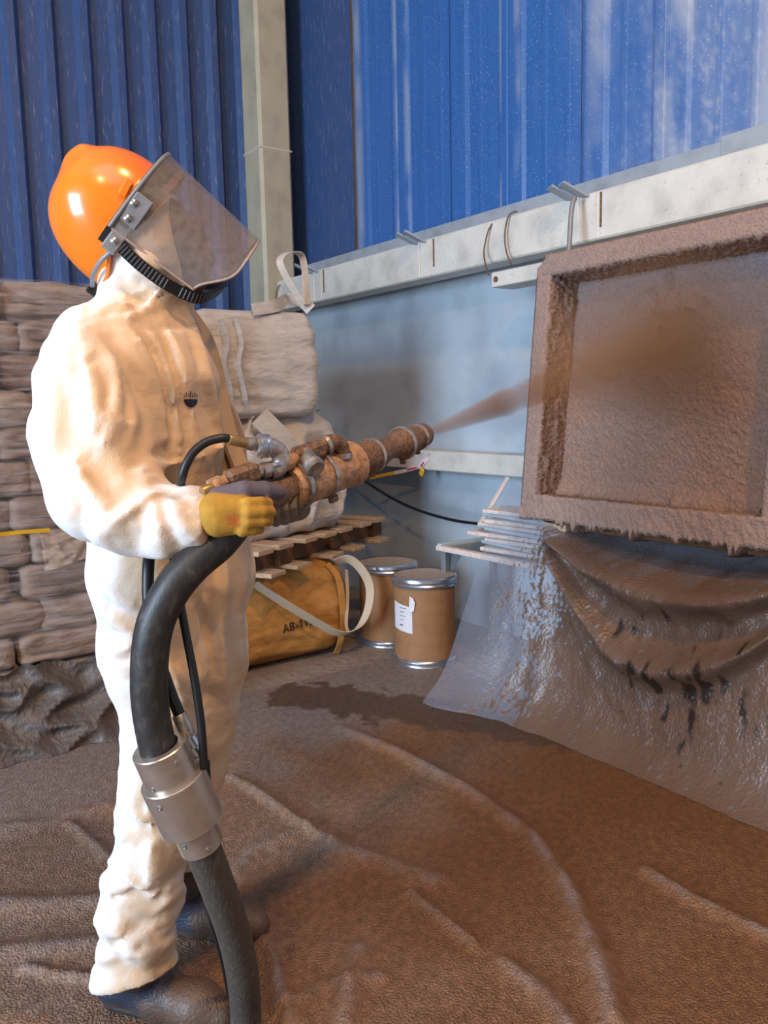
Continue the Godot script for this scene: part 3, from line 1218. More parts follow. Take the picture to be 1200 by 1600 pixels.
func build_sheets() -> void:
	# the hanging sheet below the panel
	var rows := 170
	var cols := 300
	var pos := PackedVector3Array()
	var col := PackedColorArray()
	var edge := [Vector3(2.72, 0.955, -2.83), Vector3(2.60, 0.76, -2.85), Vector3(2.50, 0.56, -2.85), Vector3(2.40, 0.33, -2.84), Vector3(2.30, 0.13, -2.84), Vector3(2.18, 0.012, -2.83)]
	var ec := catmull(edge, 30)
	for r in rows:
		var t := r / (rows - 1.0)
		var e: Vector3 = ec[int(round(t * (ec.size() - 1)))]
		for c in cols:
			var s := pow(c / (cols - 1.0), 1.45)
			var z := lerpf(-2.83, -0.75, s)
			var y0 := 0.80
			var y := lerpf(y0, 0.005, t)
			var flare := pow(t, 3.0)
			var x := 2.575 - 0.12 * t - 0.05 * flare - 0.09 * pow(t, 16.0)
			var p := Vector3(x, y, z)
			var w := (z + 1.84) / 0.60
			var fold := 0.0
			if absf(w) < 1.15:
				var q := (y0 - y) / (maxf(0.0, 1.0 - w * w) + 0.12)
				var env := smoothstep(0.02, 0.1, q) * (1.0 - smoothstep(0.42, 0.62, q)) * (1.0 - smoothstep(0.9, 1.15, absf(w)))
				fold = (pow(0.5 + 0.5 * cos((q - 0.17 + 0.02 * n1.get_noise_2d(z * 3.0, q * 4.0)) * TAU / 0.23), 1.8)) * 0.075 * env
				p.x += (1.0 - smoothstep(0.03, 0.15, q)) * 0.30 * (1.0 - smoothstep(0.8, 1.1, absf(w)))
			# straight folds that fall from the left hook
			var ang := atan2(z + 2.46, (y0 + 0.06) - y)
			fold += 0.02 * exp(-pow((ang - 0.10) / 0.09, 2.0)) * smoothstep(0.0, 0.3, t) + 0.016 * exp(-pow((ang + 0.06) / 0.07, 2.0))
			fold += 0.013 * n1.get_noise_3d(z * 3.0, y * 2.0, 7.0)
			p.x -= fold
			p.x += 0.004 * nf.get_noise_3d(z * 14.0, y * 9.0, 2.0)
			var k := smoothstep(0.0, 0.20, s)
			var eb := e + Vector3(-0.03 * sin(s * 9.0), 0, s * 2.0)
			p = eb.lerp(p, k)
			p.z = z
			p.y = lerpf(e.y, y, k) if t < 1.0 else 0.005
			pos.append(p)
			# coating: heavy to the right, speckled and thin to the left
			var cover := smoothstep(0.03, 0.30, s + 0.06 * n1.get_noise_2d(y * 4.0, z * 4.0))
			var sp := 0.8 * nf.get_noise_3d(z * 42.0, y * 24.0, 1.0) + 0.6 * n1.get_noise_3d(z * 60.0, y * 38.0, 5.0) + 0.5 * n1.get_noise_3d(z * 5.0, y * 4.0, 8.0)
			var has := clampf(smoothstep(0.55 - cover * 1.1, 0.75 - cover * 1.1, sp * 0.8 + 0.1), 0.0, 1.0)
			if absf(w) < 1.1:
				var qq := (y0 - y) / (maxf(0.0, 1.0 - w * w) + 0.12)
				has *= lerpf(1.0, smoothstep(0.02, 0.14, qq + 0.03 * n1.get_noise_2d(z * 8.0, y * 8.0)), 1.0 - smoothstep(0.85, 1.1, absf(w)))
			var film := lin(0.56, 0.57, 0.62)
			var coat := lin(0.37, 0.285, 0.23).lerp(lin(0.43, 0.345, 0.295), n1.get_noise_3d(z * 2.0, y * 2.0, 0.0) * 0.5 + 0.5)
			var wet := smoothstep(0.16, 0.34, n1.get_noise_3d(z * 11.0, y * 5.5, 3.0) - 0.16 - 1.6 * Vector2(z + 1.7, (y - 0.33) * 1.2).length() + 0.42)
			coat = coat.lerp(lin(0.13, 0.11, 0.095), wet * 0.9)
			var drop := smoothstep(0.60, 0.70, n1.get_noise_3d(z * 34.0, y * 26.0, 11.0))
			coat = coat.lerp(lin(0.16, 0.14, 0.13), drop * 0.8)
			var kk := film.lerp(coat, has)
			kk.a = lerpf(lerpf(0.36, 0.6, cover), 1.0, has)
			col.append(kk)
	var sh := put("hanging_sheet", grid_mesh(rows, cols, pos, col, true), mats.sheet)
	tag(sh, "clear plastic sheet hanging in swags under the test panel, spattered with brown coating", "plastic sheet")
	# the sand-strewn sheet on the floor
	var x0 := -0.75
	var x1 := 2.60
	var z0 := -3.45
	var z1 := -0.35
	var nx := 290
	var nz := 268
	var ridges := [
		[[Vector2(1.737, -2.802), Vector2(1.764, -2.458), Vector2(1.772, -2.163), Vector2(1.758, -1.948), Vector2(1.728, -1.712), Vector2(1.594, -1.436), Vector2(1.446, -1.221), Vector2(1.317, -1.059)], 0.038, 0.026],
		[[Vector2(1.176, -2.673), Vector2(1.195, -2.411), Vector2(1.202, -2.165), Vector2(1.215, -2.035)], 0.022, 0.022],
		[[Vector2(1.202, -2.165), Vector2(1.022, -2.160), Vector2(0.915, -2.069)], 0.035, 0.014],
		[[Vector2(1.251, -1.697), Vector2(1.248, -1.557), Vector2(1.246, -1.431)], 0.018, 0.017],
		[[Vector2(0.858, -1.852), Vector2(0.827, -1.687), Vector2(0.757, -1.478)], 0.022, 0.02],
		[[Vector2(1.846, -1.380), Vector2(1.826, -1.223), Vector2(1.837, -1.016)], 0.03, 0.02],
		[[Vector2(1.007, -1.581), Vector2(0.927, -1.500), Vector2(0.856, -1.403)], 0.035, 0.02],
		[[Vector2(1.260, -1.332), Vector2(1.254, -1.203), Vector2(1.224, -1.083)], 0.03, 0.016],
		[[Vector2(0.219, -2.145), Vector2(0.376, -2.056), Vector2(0.498, -1.995)], 0.05, 0.022],
		[[Vector2(0.335, -2.000), Vector2(0.403, -1.921), Vector2(0.471, -1.851)], 0.02, 0.02],
		[[Vector2(0.316, -2.796), Vector2(0.531, -2.732), Vector2(0.746, -2.730)], 0.06, 0.02],
		[[Vector2(0.256, -2.396), Vector2(0.421, -2.253), Vector2(0.581, -2.161)], 0.05, 0.02],
		[[Vector2(0.614, -2.668), Vector2(0.635, -2.527), Vector2(0.646, -2.403)], 0.02, 0.012],
		[[Vector2(0.764, -1.520), Vector2(0.880, -1.522), Vector2(0.992, -1.478)], 0.03, 0.012],
		[[Vector2(1.215, -2.035), Vector2(1.287, -1.869), Vector2(1.344, -1.702)], 0.05, 0.014],
	]
	pos = PackedVector3Array()
	col = PackedColorArray()
	for r in nz:
		for c in nx:
			var x := lerpf(x0, x1, c / (nx - 1.0))
			var z := lerpf(z0, z1, r / (nz - 1.0))
			var p := Vector2(x, z)
			var h := 0.0
			var crest := 0.0
			for rd in ridges:
				var pts: Array = rd[0]
				var w: float = rd[1]
				var best := 9.0
				for i in pts.size() - 1:
					var a: Vector2 = pts[i]
					var b: Vector2 = pts[i + 1]
					if minf(a.x, b.x) - 3 * w > x or maxf(a.x, b.x) + 3 * w < x or minf(a.y, b.y) - 3 * w > z or maxf(a.y, b.y) + 3 * w < z:
						continue
					best = minf(best, seg_d(p, a, b).x)
				if best < 3 * w:
					var g := exp(-best * best / (w * w) * 1.6)
					h += g * rd[2]
					crest = maxf(crest, exp(-best * best / (w * w) * 4.0))
			var und := n1.get_noise_2d(x * 1.6, z * 1.6)
			h += 0.006 + 0.007 * und + 0.003 * nf.get_noise_2d(x * 30.0, z * 30.0)
			# rises a little where it meets the hanging sheet
			var far := smoothstep(-2.55, -2.95, z + 0.25 * n1.get_noise_2d(x * 2.2, z * 2.2))
			h = lerpf(h, maxf(0.002, h * 0.3), far)
			h = lerpf(h, 0.003, smoothstep(2.08, 2.26, x))
			pos.append(Vector3(x, maxf(h, 0.0015), z))
			var wet := smoothstep(0.0, 1.0, x * 0.55 + 0.75 + (z + 1.9) * 0.35 + 0.5 * n1.get_noise_2d(x * 1.3 + 5.0, z * 1.3) - 0.9)
			var dry := lin(0.525, 0.395, 0.30).lerp(lin(0.54, 0.445, 0.38), 0.5 + 0.5 * n1.get_noise_2d(x * 2.4 + 9.0, z * 2.4))
			var k := dry.lerp(lin(0.44, 0.295, 0.175), clampf(wet, 0.0, 1.0))
			k = k.lerp(lin(0.50, 0.455, 0.44), far * 0.85)
			# the ragged wet tongue of coating in front of the drums
			var tq := seg_d(p, Vector2(1.813, -3.281), Vector2(2.434, -2.166)).x
			var tongue := smoothstep(0.20, 0.16, tq + 0.10 * nf.get_noise_2d(x * 7.0, z * 7.0) + 0.02)
			k = k.lerp(lin(0.31, 0.225, 0.165), tongue * 0.9)
			k = k * (1.0 + 0.4 * nf.get_noise_2d(x * 26.0, z * 26.0))
			k = k.lerp(lin(0.55, 0.50, 0.49), crest * 0.6 * (0.6 + n1.get_noise_2d(x * 9.0, z * 9.0)))
			k.a = 1.0
			col.append(k)
	var fs := put("floor_sheet", grid_mesh(nz, nx, pos, col), mats.sand)
	tag(fs, "creased plastic sheet spread over the floor, covered in brown sprayed sand", "plastic sheet")
	# pebbles of rebound scattered on it
	var mm := MultiMesh.new()
	mm.transform_format = MultiMesh.TRANSFORM_3D
	var sm := SphereMesh.new()
	sm.radial_segments = 6
	sm.rings = 3
	sm.radius = 0.5
	sm.height = 1.0
	mm.mesh = sm
	mm.instance_count = 9000
	for i in 9000:
		var x := rng.randf_range(-0.6, 2.4)
		var z := rng.randf_range(-2.9, -0.5)
		var c := clampi(int(round((x - x0) / (x1 - x0) * (nx - 1))), 0, nx - 1)
		var r := clampi(int(round((z - z0) / (z1 - z0) * (nz - 1))), 0, nz - 1)
		var s := rng.randf_range(0.002, 0.0055)
		mm.set_instance_transform(i, Transform3D(Basis.from_euler(Vector3(rng.randf() * 6, rng.randf() * 6, 0)).scaled(Vector3(s, s * 0.7, s)), pos[r * nx + c] + Vector3(0, s * 0.2, 0)))
	var mi := MultiMeshInstance3D.new()
	mi.multimesh = mm
	mi.name = "rebound_grains"
	var gm := mat(Color(0.44, 0.33, 0.25), 0.9)
	mi.material_override = gm
	add_child(mi)
	tag(mi, "loose brown grains of rebound strewn over the floor sheet", "grains", "", "stuff")


# ---------------------------------------------------------------- bulk bags, pallet and drums
func build_store() -> void:
	# fibre drums
	var spots_d := [[Vector3(2.585, 0, -3.33), "brown fibre drum with a torn white paper label, in front of the other drum", true], [Vector3(2.645, 0, -3.74), "brown fibre drum without a label, half hidden behind the other drum", false]]
	for d in spots_d:
		var o := thing("fibre_drum", d[1], "drum", d[0], 0.0, "fibre drums by the wall")
		var st := begin()
		lathe(st, Vector3(0, 0.0, 0), Vector3.UP, [[0.0, 0.0], [0.0, 0.158], [0.43, 0.158], [0.43, 0.0]], 48)
		obj("body", st, mats.kraft, o)
		var r1 := begin()
		lathe(r1, Vector3(0, 0.0, 0), Vector3.UP, [[0.0, 0.158], [0.0, 0.163], [0.006, 0.166], [0.012, 0.163], [0.022, 0.163], [0.028, 0.166], [0.036, 0.163], [0.04, 0.158]], 48)
		obj("bottom_ring", r1, mats.zinc, o)
		var r2 := begin()
		lathe(r2, Vector3(0, 0.41, 0), Vector3.UP, [[0.0, 0.158], [0.0, 0.166], [0.012, 0.170], [0.02, 0.165], [0.03, 0.170], [0.044, 0.168], [0.05, 0.160]], 48)
		obj("clamp_ring", r2, mats.zinc, o)
		var ld := begin()
		lathe(ld, Vector3(0, 0.44, 0), Vector3.UP, [[0.0, 0.162], [0.016, 0.162], [0.012, 0.148], [0.013, 0.0]], 48)
		obj("lid", ld, mats.dusty_lid, o)
		if d[2]:
			var toc := atan2(-d[0].x, -d[0].z)   # towards the place the photograph was taken from
			var lab := begin()
			var wrapped := func(a: float, y: float, rr: float) -> Vector3: return Vector3(sin(toc + a) * rr, y, cos(toc + a) * rr)
			var nseg := 10
			for i in nseg:
				var a0 := -1.25 + 0.85 * i / nseg
				var a1 := -1.25 + 0.85 * (i + 1) / nseg
				quad(lab, wrapped.call(a0, 0.195 - 0.015 * i / nseg, 0.1595), wrapped.call(a0, 0.335 - 0.02 * i / nseg, 0.1595), wrapped.call(a1, 0.335 - 0.02 * (i + 1) / nseg, 0.1595), wrapped.call(a1, 0.195 - 0.015 * (i + 1) / nseg, 0.1595))
			var lp := obj("paper_label", lab, mats.paper, o)
			for k in 5:
				var li := begin()
				var y: float = [0.305, 0.285, 0.265, 0.245, 0.215][k]
				var hi: float = [0.004, 0.004, 0.003, 0.003, 0.008][k]
				var ln: float = [0.30, 0.22, 0.26, 0.2, 0.15][k]
				for i in 3:
					var a0 := -0.9 + ln * i / 3
					var a1 := -0.9 + ln * (i + 0.8) / 3
					quad(li, wrapped.call(a0, y, 0.1600), wrapped.call(a0, y + hi, 0.1600), wrapped.call(a1, y + hi, 0.1600), wrapped.call(a1, y, 0.1600))
				obj("print_line", li, mats.ink, lp)
			var tag2 := begin()
			var q := []
			for e in [[-0.5, 0.31], [-0.46, 0.375], [-0.36, 0.365], [-0.28, 0.345], [-0.33, 0.30], [-0.42, 0.295]]:
				q.append(wrapped.call(e[0], e[1], 0.166 + 0.004 * sin(e[0] * 40.0)))
			for i in range(1, 5):
				tri(tag2, q[0], q[i], q[i + 1])
			obj("torn_paper", tag2, mats.paper, o)
	# yellow bulk bag under the pallet
	var yb := thing("bulk_bag", "low yellow woven bulk bag under the wooden pallet, with a looped lifting strap", "bulk bag", Vector3(1.94, 0, -4.12))
	var disp := func(uu: Vector3, w: Vector3, nn: Vector3) -> Vector3:
		var f := n1.get_noise_3d(w.x * 2.0, w.y * 9.0, w.z * 2.0) * 0.016 + nr.get_noise_3d(w.x * 2.0, w.y * 5.0, w.z * 2.0) * 0.014
		var sideways := Vector3(nn.x, nn.y * 0.3, nn.z)
		return sideways * (f + 0.05 * (1.0 - uu.y * uu.y)) * (1.0 if uu.y > -0.95 else 0.4)
	var body := put("body", soft_box(Vector3(0.82, 0.53, 0.80), 0.12, 40, disp), mats.yellow_weave, yb)
	body.position = Vector3(0, 0.265, 0)
	var seam := begin()
	strap(seam, catmull([Vector3(0.30, 0.50, 0.40), Vector3(0.335, 0.42, 0.455), Vector3(0.345, 0.25, 0.472), Vector3(0.34, 0.1, 0.455), Vector3(0.33, 0.01, 0.42)], 5), Vector3(1, 0, 0), 0.035, 0.006)
	obj("corner_seam", seam, mats.yellow_weave, yb)
	var s1 := begin()
	var loop := catmull([Vector3(1.772, 0.473, -3.630), Vector3(1.905, 0.366, -3.610), Vector3(2.078, 0.241, -3.600), Vector3(2.229, 0.147, -3.600), Vector3(2.337, 0.155, -3.600), Vector3(2.396, 0.243, -3.580), Vector3(2.416, 0.369, -3.580), Vector3(2.379, 0.467, -3.600), Vector3(2.327, 0.523, -3.640), Vector3(2.280, 0.506, -3.700)], 6)
	strap(s1, loop, Vector3(0.25, 0.5, 0.8), 0.055, 0.005)
	var so := obj("lifting_strap", s1, mats.strap_cream, yb)
	so.position = -yb.position
	var s2 := begin()
	strap(s2, catmull([Vector3(2.360, 0.451, -3.720), Vector3(2.332, 0.324, -3.670), Vector3(2.293, 0.181, -3.630), Vector3(2.295, 0.133, -3.610)], 5), Vector3(1, 0, 0), 0.018, 0.004)
	so = obj("lifting_strap", s2, mats.strap_cream, yb)
	so.position = -yb.position
	# hand-written mark on the bag
	var mk := TextMesh.new()
	mk.text = "AB-112."
	mk.font_size = 16
	mk.pixel_size = 0.0036
	mk.depth = 0.004
	var sf := SystemFont.new()
	sf.font_names = PackedStringArray(["Droid Sans"])
	mk.font = sf
	var mo := put("written_mark", mk, mats.marker, yb)
	mo.position = Vector3(2.032, 0.219, -3.600) - yb.position
	mo.position.z = 0.462
	mo.rotation = Vector3(0.02, 0.0, 0.1)
	# pallet
	var pl := thing("wooden_pallet", "dusty wooden pallet lying across the yellow bulk bag, under the white bags", "pallet", Vector3(1.66, 0.53, -3.50), 0.465)
	for k in 7:
		var st := begin()
		var xx := 0.055 + k * 0.195
		cbox(st, Transform3D(Basis(Vector3.UP, [0.02, -0.01, 0.03, 0.0, -0.02, 0.01, 0.0][k]), Vector3(xx, 0.122, -0.45)), Vector3(0.125, 0.024, [1.06, 1.04, 1.05, 1.06, 1.04, 1.05, 1.02][k]), 0.003)
		obj("deck_plank", st, mats.timber, pl)
	for z in [-0.05, -0.45, -0.88]:
		var st := begin()
		cbox(st, place(Vector3(0.64, 0.062, z)), Vector3(1.28, 0.096, 0.045), 0.003)
		obj("stringer", st, mats.old_timber, pl)
	for k in 3:
		var st := begin()
		cbox(st, place(Vector3(0.33 + k * 0.48, 0.062, -0.02)), Vector3(0.11, 0.09, 0.05), 0.003)
		obj("block", st, mats.old_timber, pl)
	for k in 5:
		var st := begin()
		cbox(st, Transform3D(Basis(Vector3.UP, [0.05, -0.04, 0.06, -0.02, 0.03][k]), Vector3(0.12 + k * 0.27, 0.004, -0.42)), Vector3(0.13, 0.022, 1.02), 0.003)
		obj("bottom_plank", st, mats.timber, pl)
	# white bulk bags: a slumped one on the pallet and a squarer one on top
	var wb := thing("bulk_bag", "slumped white woven bulk bag lying on the wooden pallet", "bulk bag", Vector3(2.02, 0.664, -4.05), 0.3)
	var dl := func(uu: Vector3, w: Vector3, nn: Vector3) -> Vector3:
		var f := nr.get_noise_3d(w.x * 3.0, w.y * 2.5, w.z * 3.0) * 0.045 + n1.get_noise_3d(w.x * 5.0, w.y * 5.0, w.z * 5.0) * 0.012
		var pinch := 0.10 * smoothstep(0.2, 1.0, uu.y)
		return Vector3(nn.x, nn.y * 0.25, nn.z) * (f - 0.02 - pinch * Vector2(uu.x, uu.z).length())
	var lb := put("body", soft_box(Vector3(0.72, 0.68, 1.0), 0.10, 46, dl), mats.white_weave, wb)  # unseen rear made deeper as well, to shade the right wall
	lb.position = Vector3(0, 0.34, -0.15)
	var flap := begin()
	strap(flap, catmull([Vector3(-0.26, 0.62, 0.30), Vector3(-0.18, 0.50, 0.37), Vector3(-0.10, 0.36, 0.40)], 5), Vector3(1, 0.3, 0), 0.14, 0.006)
	obj("folded_flap", flap, mats.white_weave, wb)
	var ub := thing("bulk_bag", "square white woven bulk bag with a raised lifting loop, topmost of the bags", "bulk bag", Vector3(1.90, 1.27, -4.02))
	var du := func(uu: Vector3, w: Vector3, nn: Vector3) -> Vector3:
		var f := n1.get_noise_3d(w.x * 2.0, w.y * 12.0, w.z * 2.0) * 0.007 + nr.get_noise_3d(w.x * 1.5, w.y * 6.0, w.z * 1.5) * 0.010
		var belly := 0.035 * (1.0 - uu.y * uu.y) - 0.02 * smoothstep(0.3, 1.0, uu.y)
		return Vector3(nn.x, nn.y * 0.4, nn.z) * (f + belly)
	var tb := put("body", soft_box(Vector3(0.62, 0.53, 1.10), 0.045, 48, du), mats.white_weave, ub)  # unseen rear stretched back to keep door light off the right wall
	tb.position = Vector3(0, 0.27, -0.26)
	for k in 2:
		var fl := begin()
		var xx: float = [-0.215, -0.14][k]
		strap(fl, catmull([Vector3(xx, 0.47, 0.315), Vector3(xx + 0.01, 0.36, 0.345), Vector3(xx - 0.006, 0.26, 0.335), Vector3(xx + 0.02, 0.15 - 0.03 * k, 0.335), Vector3(xx + 0.03, 0.10 - 0.02 * k, 0.32)], 5), Vector3(0.35, 0, 1), 0.05, 0.005)
		obj("side_flap", fl, mats.white_weave, ub)
	var rim := begin()
	for q in [[Vector3(1.866, 1.795, -3.720), Vector3(2.000, 1.822, -3.740), Vector3(2.099, 1.865, -3.800), Vector3(2.169, 1.860, -3.780), Vector3(2.204, 1.813, -3.740)]]:
		strap(rim, catmull(q, 6), Vector3(0, 1, -0.2), 0.06, 0.006)
	var ro := obj("mouth_hem", rim, mats.white_weave, ub)
	ro.position = -ub.position
	var lp2 := begin()
	strap(lp2, catmull([Vector3(2.154, 1.835, -3.730), Vector3(2.092, 1.919, -3.730), Vector3(2.048, 1.987, -3.730), Vector3(2.034, 2.040, -3.740), Vector3(2.078, 2.080, -3.760), Vector3(2.141, 2.098, -3.780), Vector3(2.193, 2.087, -3.800), Vector3(2.209, 2.024, -3.800), Vector3(2.201, 1.926, -3.780), Vector3(2.182, 1.837, -3.740)], 6), Vector3(0.8, 0.1, 0.6), 0.034, 0.005)
	ro = obj("lifting_loop", lp2, mats.white_weave, ub)
	ro.position = -ub.position


# ---------------------------------------------------------------- the wrapped stack of sacks
func build_sacks() -> void:
	var protos := []
	for k in 3:
		var sd := k * 31.0
		var disp := func(uu: Vector3, w: Vector3, nn: Vector3) -> Vector3:
			var f := n1.get_noise_3d(w.x * 4.0 + sd, w.y * 6.0, w.z * 4.0) * 0.012 + nr.get_noise_3d(w.x * 4.0 + sd, w.y * 5.0, w.z * 4.0) * 0.006
			var edge := maxf(absf(uu.x), absf(uu.z))
			return nn * f + Vector3(0, -0.010 * uu.y * smoothstep(0.7, 1.0, edge), 0)
		protos.append(soft_box(Vector3(0.475, 0.148, 0.62), 0.032, 16, disp))
	var ords := ["bottom", "second", "third", "fourth", "fifth", "sixth", "seventh", "eighth", "ninth", "tenth", "eleventh", "twelfth", "top"]
	for layer in 13:
		var xs := [0.88, 0.40] if layer % 2 == 0 else [0.96, 0.50, 0.04]
		if layer == 12:
			xs = [0.91, 0.45]
		var wn := ["right-hand", "left-hand", "outermost left"]
		for i in xs.size():
			var o := thing("paper_sack", "grey-brown filled sack in the wrapped stack, %s layer from the floor, %s one" % [ords[layer], wn[i]], "sack",
				Vector3(xs[i] + rng.randf_range(-0.02, 0.02), 0.05 + layer * 0.136, -3.73 + rng.randf_range(-0.02, 0.02)), rng.randf_range(-0.05, 0.05), "sacks in the wrapped stack")
			var b := put("body", protos[(layer + i) % 3], mats["sack%d" % rng.randi_range(0, 2)], o)
			b.position.y = 0.068
			var sm := begin()
			strap(sm, [Vector3(-0.2, 0.068, 0.318), Vector3(-0.07, 0.062, 0.322), Vector3(0.07, 0.07, 0.322), Vector3(0.2, 0.066, 0.318)], Vector3(0, 1, 0.3), 0.02, 0.005)
			obj("sewn_end", sm, b.material_override, o)
	var pl := thing("sack_pallet", "low pallet under the wrapped stack of sacks", "pallet", Vector3(0.5, 0, -3.73))
	var st := begin()
	cbox(st, place(Vector3(0, 0.025, 0)), Vector3(1.25, 0.05, 0.62), 0.004)
	obj("deck", st, mats.old_timber, pl)
	# stretch film round it
	var rows := 70
	var cols := 60
	var pos := PackedVector3Array()
	for r in rows:
		var y := lerpf(0.42, 1.82, r / (rows - 1.0))
		for c in cols:
			var f := c / (cols - 1.0)
			var x := lerpf(-0.15, 1.20, f)
			var z := -3.385 - smoothstep(0.93, 1.0, f) * 0.25
			pos.append(Vector3(x + 0.01 * n1.get_noise_2d(y * 4.0, 3.0), y, z + 0.012 * n1.get_noise_2d(x * 3.0, y * 16.0) + 0.008 * n1.get_noise_2d(x * 9.0, y * 3.0)))
	tag(put("stretch_film", grid_mesh(rows, cols, pos, PackedColorArray(), true), mats.wrap), "clear stretch film wound round the stack of sacks behind the worker", "film")
	rows = 40
	pos = PackedVector3Array()
	for r in rows:
		var t := r / (rows - 1.0)
		var y := lerpf(0.0, 0.33, t)
		for c in cols:
			var f := c / (cols - 1.0)
			var x := lerpf(-0.15, 1.19, f)
			var top := 0.05 * n1.get_noise_2d(x * 5.0, 1.0)
			pos.append(Vector3(x, maxf(0.004, y + top * t), -3.36 + 0.07 * (1.0 - t) * (1.0 - t) + 0.03 * nr.get_noise_3d(x * 4.0, y * 6.0, 2.0) - 0.06 * t))
	tag(put("plastic_skirt", grid_mesh(rows, cols, pos, PackedColorArray(), true), mats.dark_film), "crumpled dark plastic round the foot of the wrapped sack stack", "plastic")
	var fn := 16
	pos = PackedVector3Array()
	for r in fn:
		for c in fn:
			var u := c / (fn - 1.0)
			var v := r / (fn - 1.0)
			var q: Vector3 = Vector3(0.736, 0.722, -3.310).lerp(Vector3(0.923, 0.763, -3.280), u).lerp(Vector3(0.739, 0.871, -3.355).lerp(Vector3(1.028, 0.877, -3.350), u), v)
			pos.append(q + Vector3(0, 0, 0.02 * n1.get_noise_2d(u * 3.0, v * 3.0) + 0.015 * sin(u * 5.0) * (1.0 - v)))
	tag(put("film_flap", grid_mesh(fn, fn, pos, PackedColorArray(), true), mats.flap), "torn flap of clear film hanging off the sack stack behind the worker's elbow", "film")
	var yt := begin()
	strap(yt, catmull([Vector3(0.459, 0.878, -3.300), Vector3(0.595, 0.875, -3.340), Vector3(0.686, 0.875, -3.345), Vector3(0.775, 0.872, -3.350)], 5), Vector3(0, 1, 0), 0.015, 0.003)
	tag(obj("yellow_strap", yt, mats.yellow_tape), "thin yellow strap across the wrapped sacks behind the worker's elbow", "strap")


# ---------------------------------------------------------------- the worker
var crease_a := PackedVector3Array()
var crease_ab := PackedVector3Array()
var crease_mid := PackedVector3Array()
var crease_half := PackedFloat32Array()
var crease_w := PackedFloat32Array()
var crease_h := PackedFloat32Array()


func suit_push(p: Vector3) -> float:
	var torso := smoothstep(0.85, 1.0, p.y) * (1.0 - smoothstep(1.42, 1.50, p.y))
	var shin := 1.0 - smoothstep(0.45, 0.75, p.y)
	var warp := n1.get_noise_3d(p.x * 2.5, p.y * 2.5, p.z * 2.5) * 0.06
	var q := Vector3(p.x + warp + p.y * 0.18, p.y + warp, p.z - p.y * 0.1)
	var rest := 1.0 - torso - shin
	var d := 0.0
	if torso > 0.0:
		d += torso * fold(q, 8.5, 3.4, 0.012, 0.005)
	if shin > 0.0:
		d += shin * fold(q, 5.0, 9.0, 0.020, 0.008)
	if rest > 0.0:
		d += rest * fold(q, 6.0, 6.0, 0.021, 0.008)
	var up := 0.0
	var down := 0.0
	for i in crease_a.size():
		if p.distance_squared_to(crease_mid[i]) > crease_half[i] * crease_half[i]:
			continue
		var pa := p - crease_a[i]
		var ab := crease_ab[i]
		var e := (pa - ab * clampf(pa.dot(ab) / ab.length_squared(), 0.0, 1.0)).length()
		var g := crease_h[i] * maxf(0.0, exp(-e / crease_w[i]) - 0.03)
		if g > 0.0:
			up = maxf(up, g)
		else:
			down = minf(down, g)
	return d + up + down


func fold(q: Vector3, across: float, up: float, coarse: float, small: float) -> float:
	var a := nc.get_noise_3d(q.x * across, q.y * up, q.z * across)
	var b := nc.get_noise_3d(q.x * across * 2.3 + 7.0, q.y * up * 2.3, q.z * across * 2.3)
	return -coarse * (a + 0.45) - small * (b + 0.45)


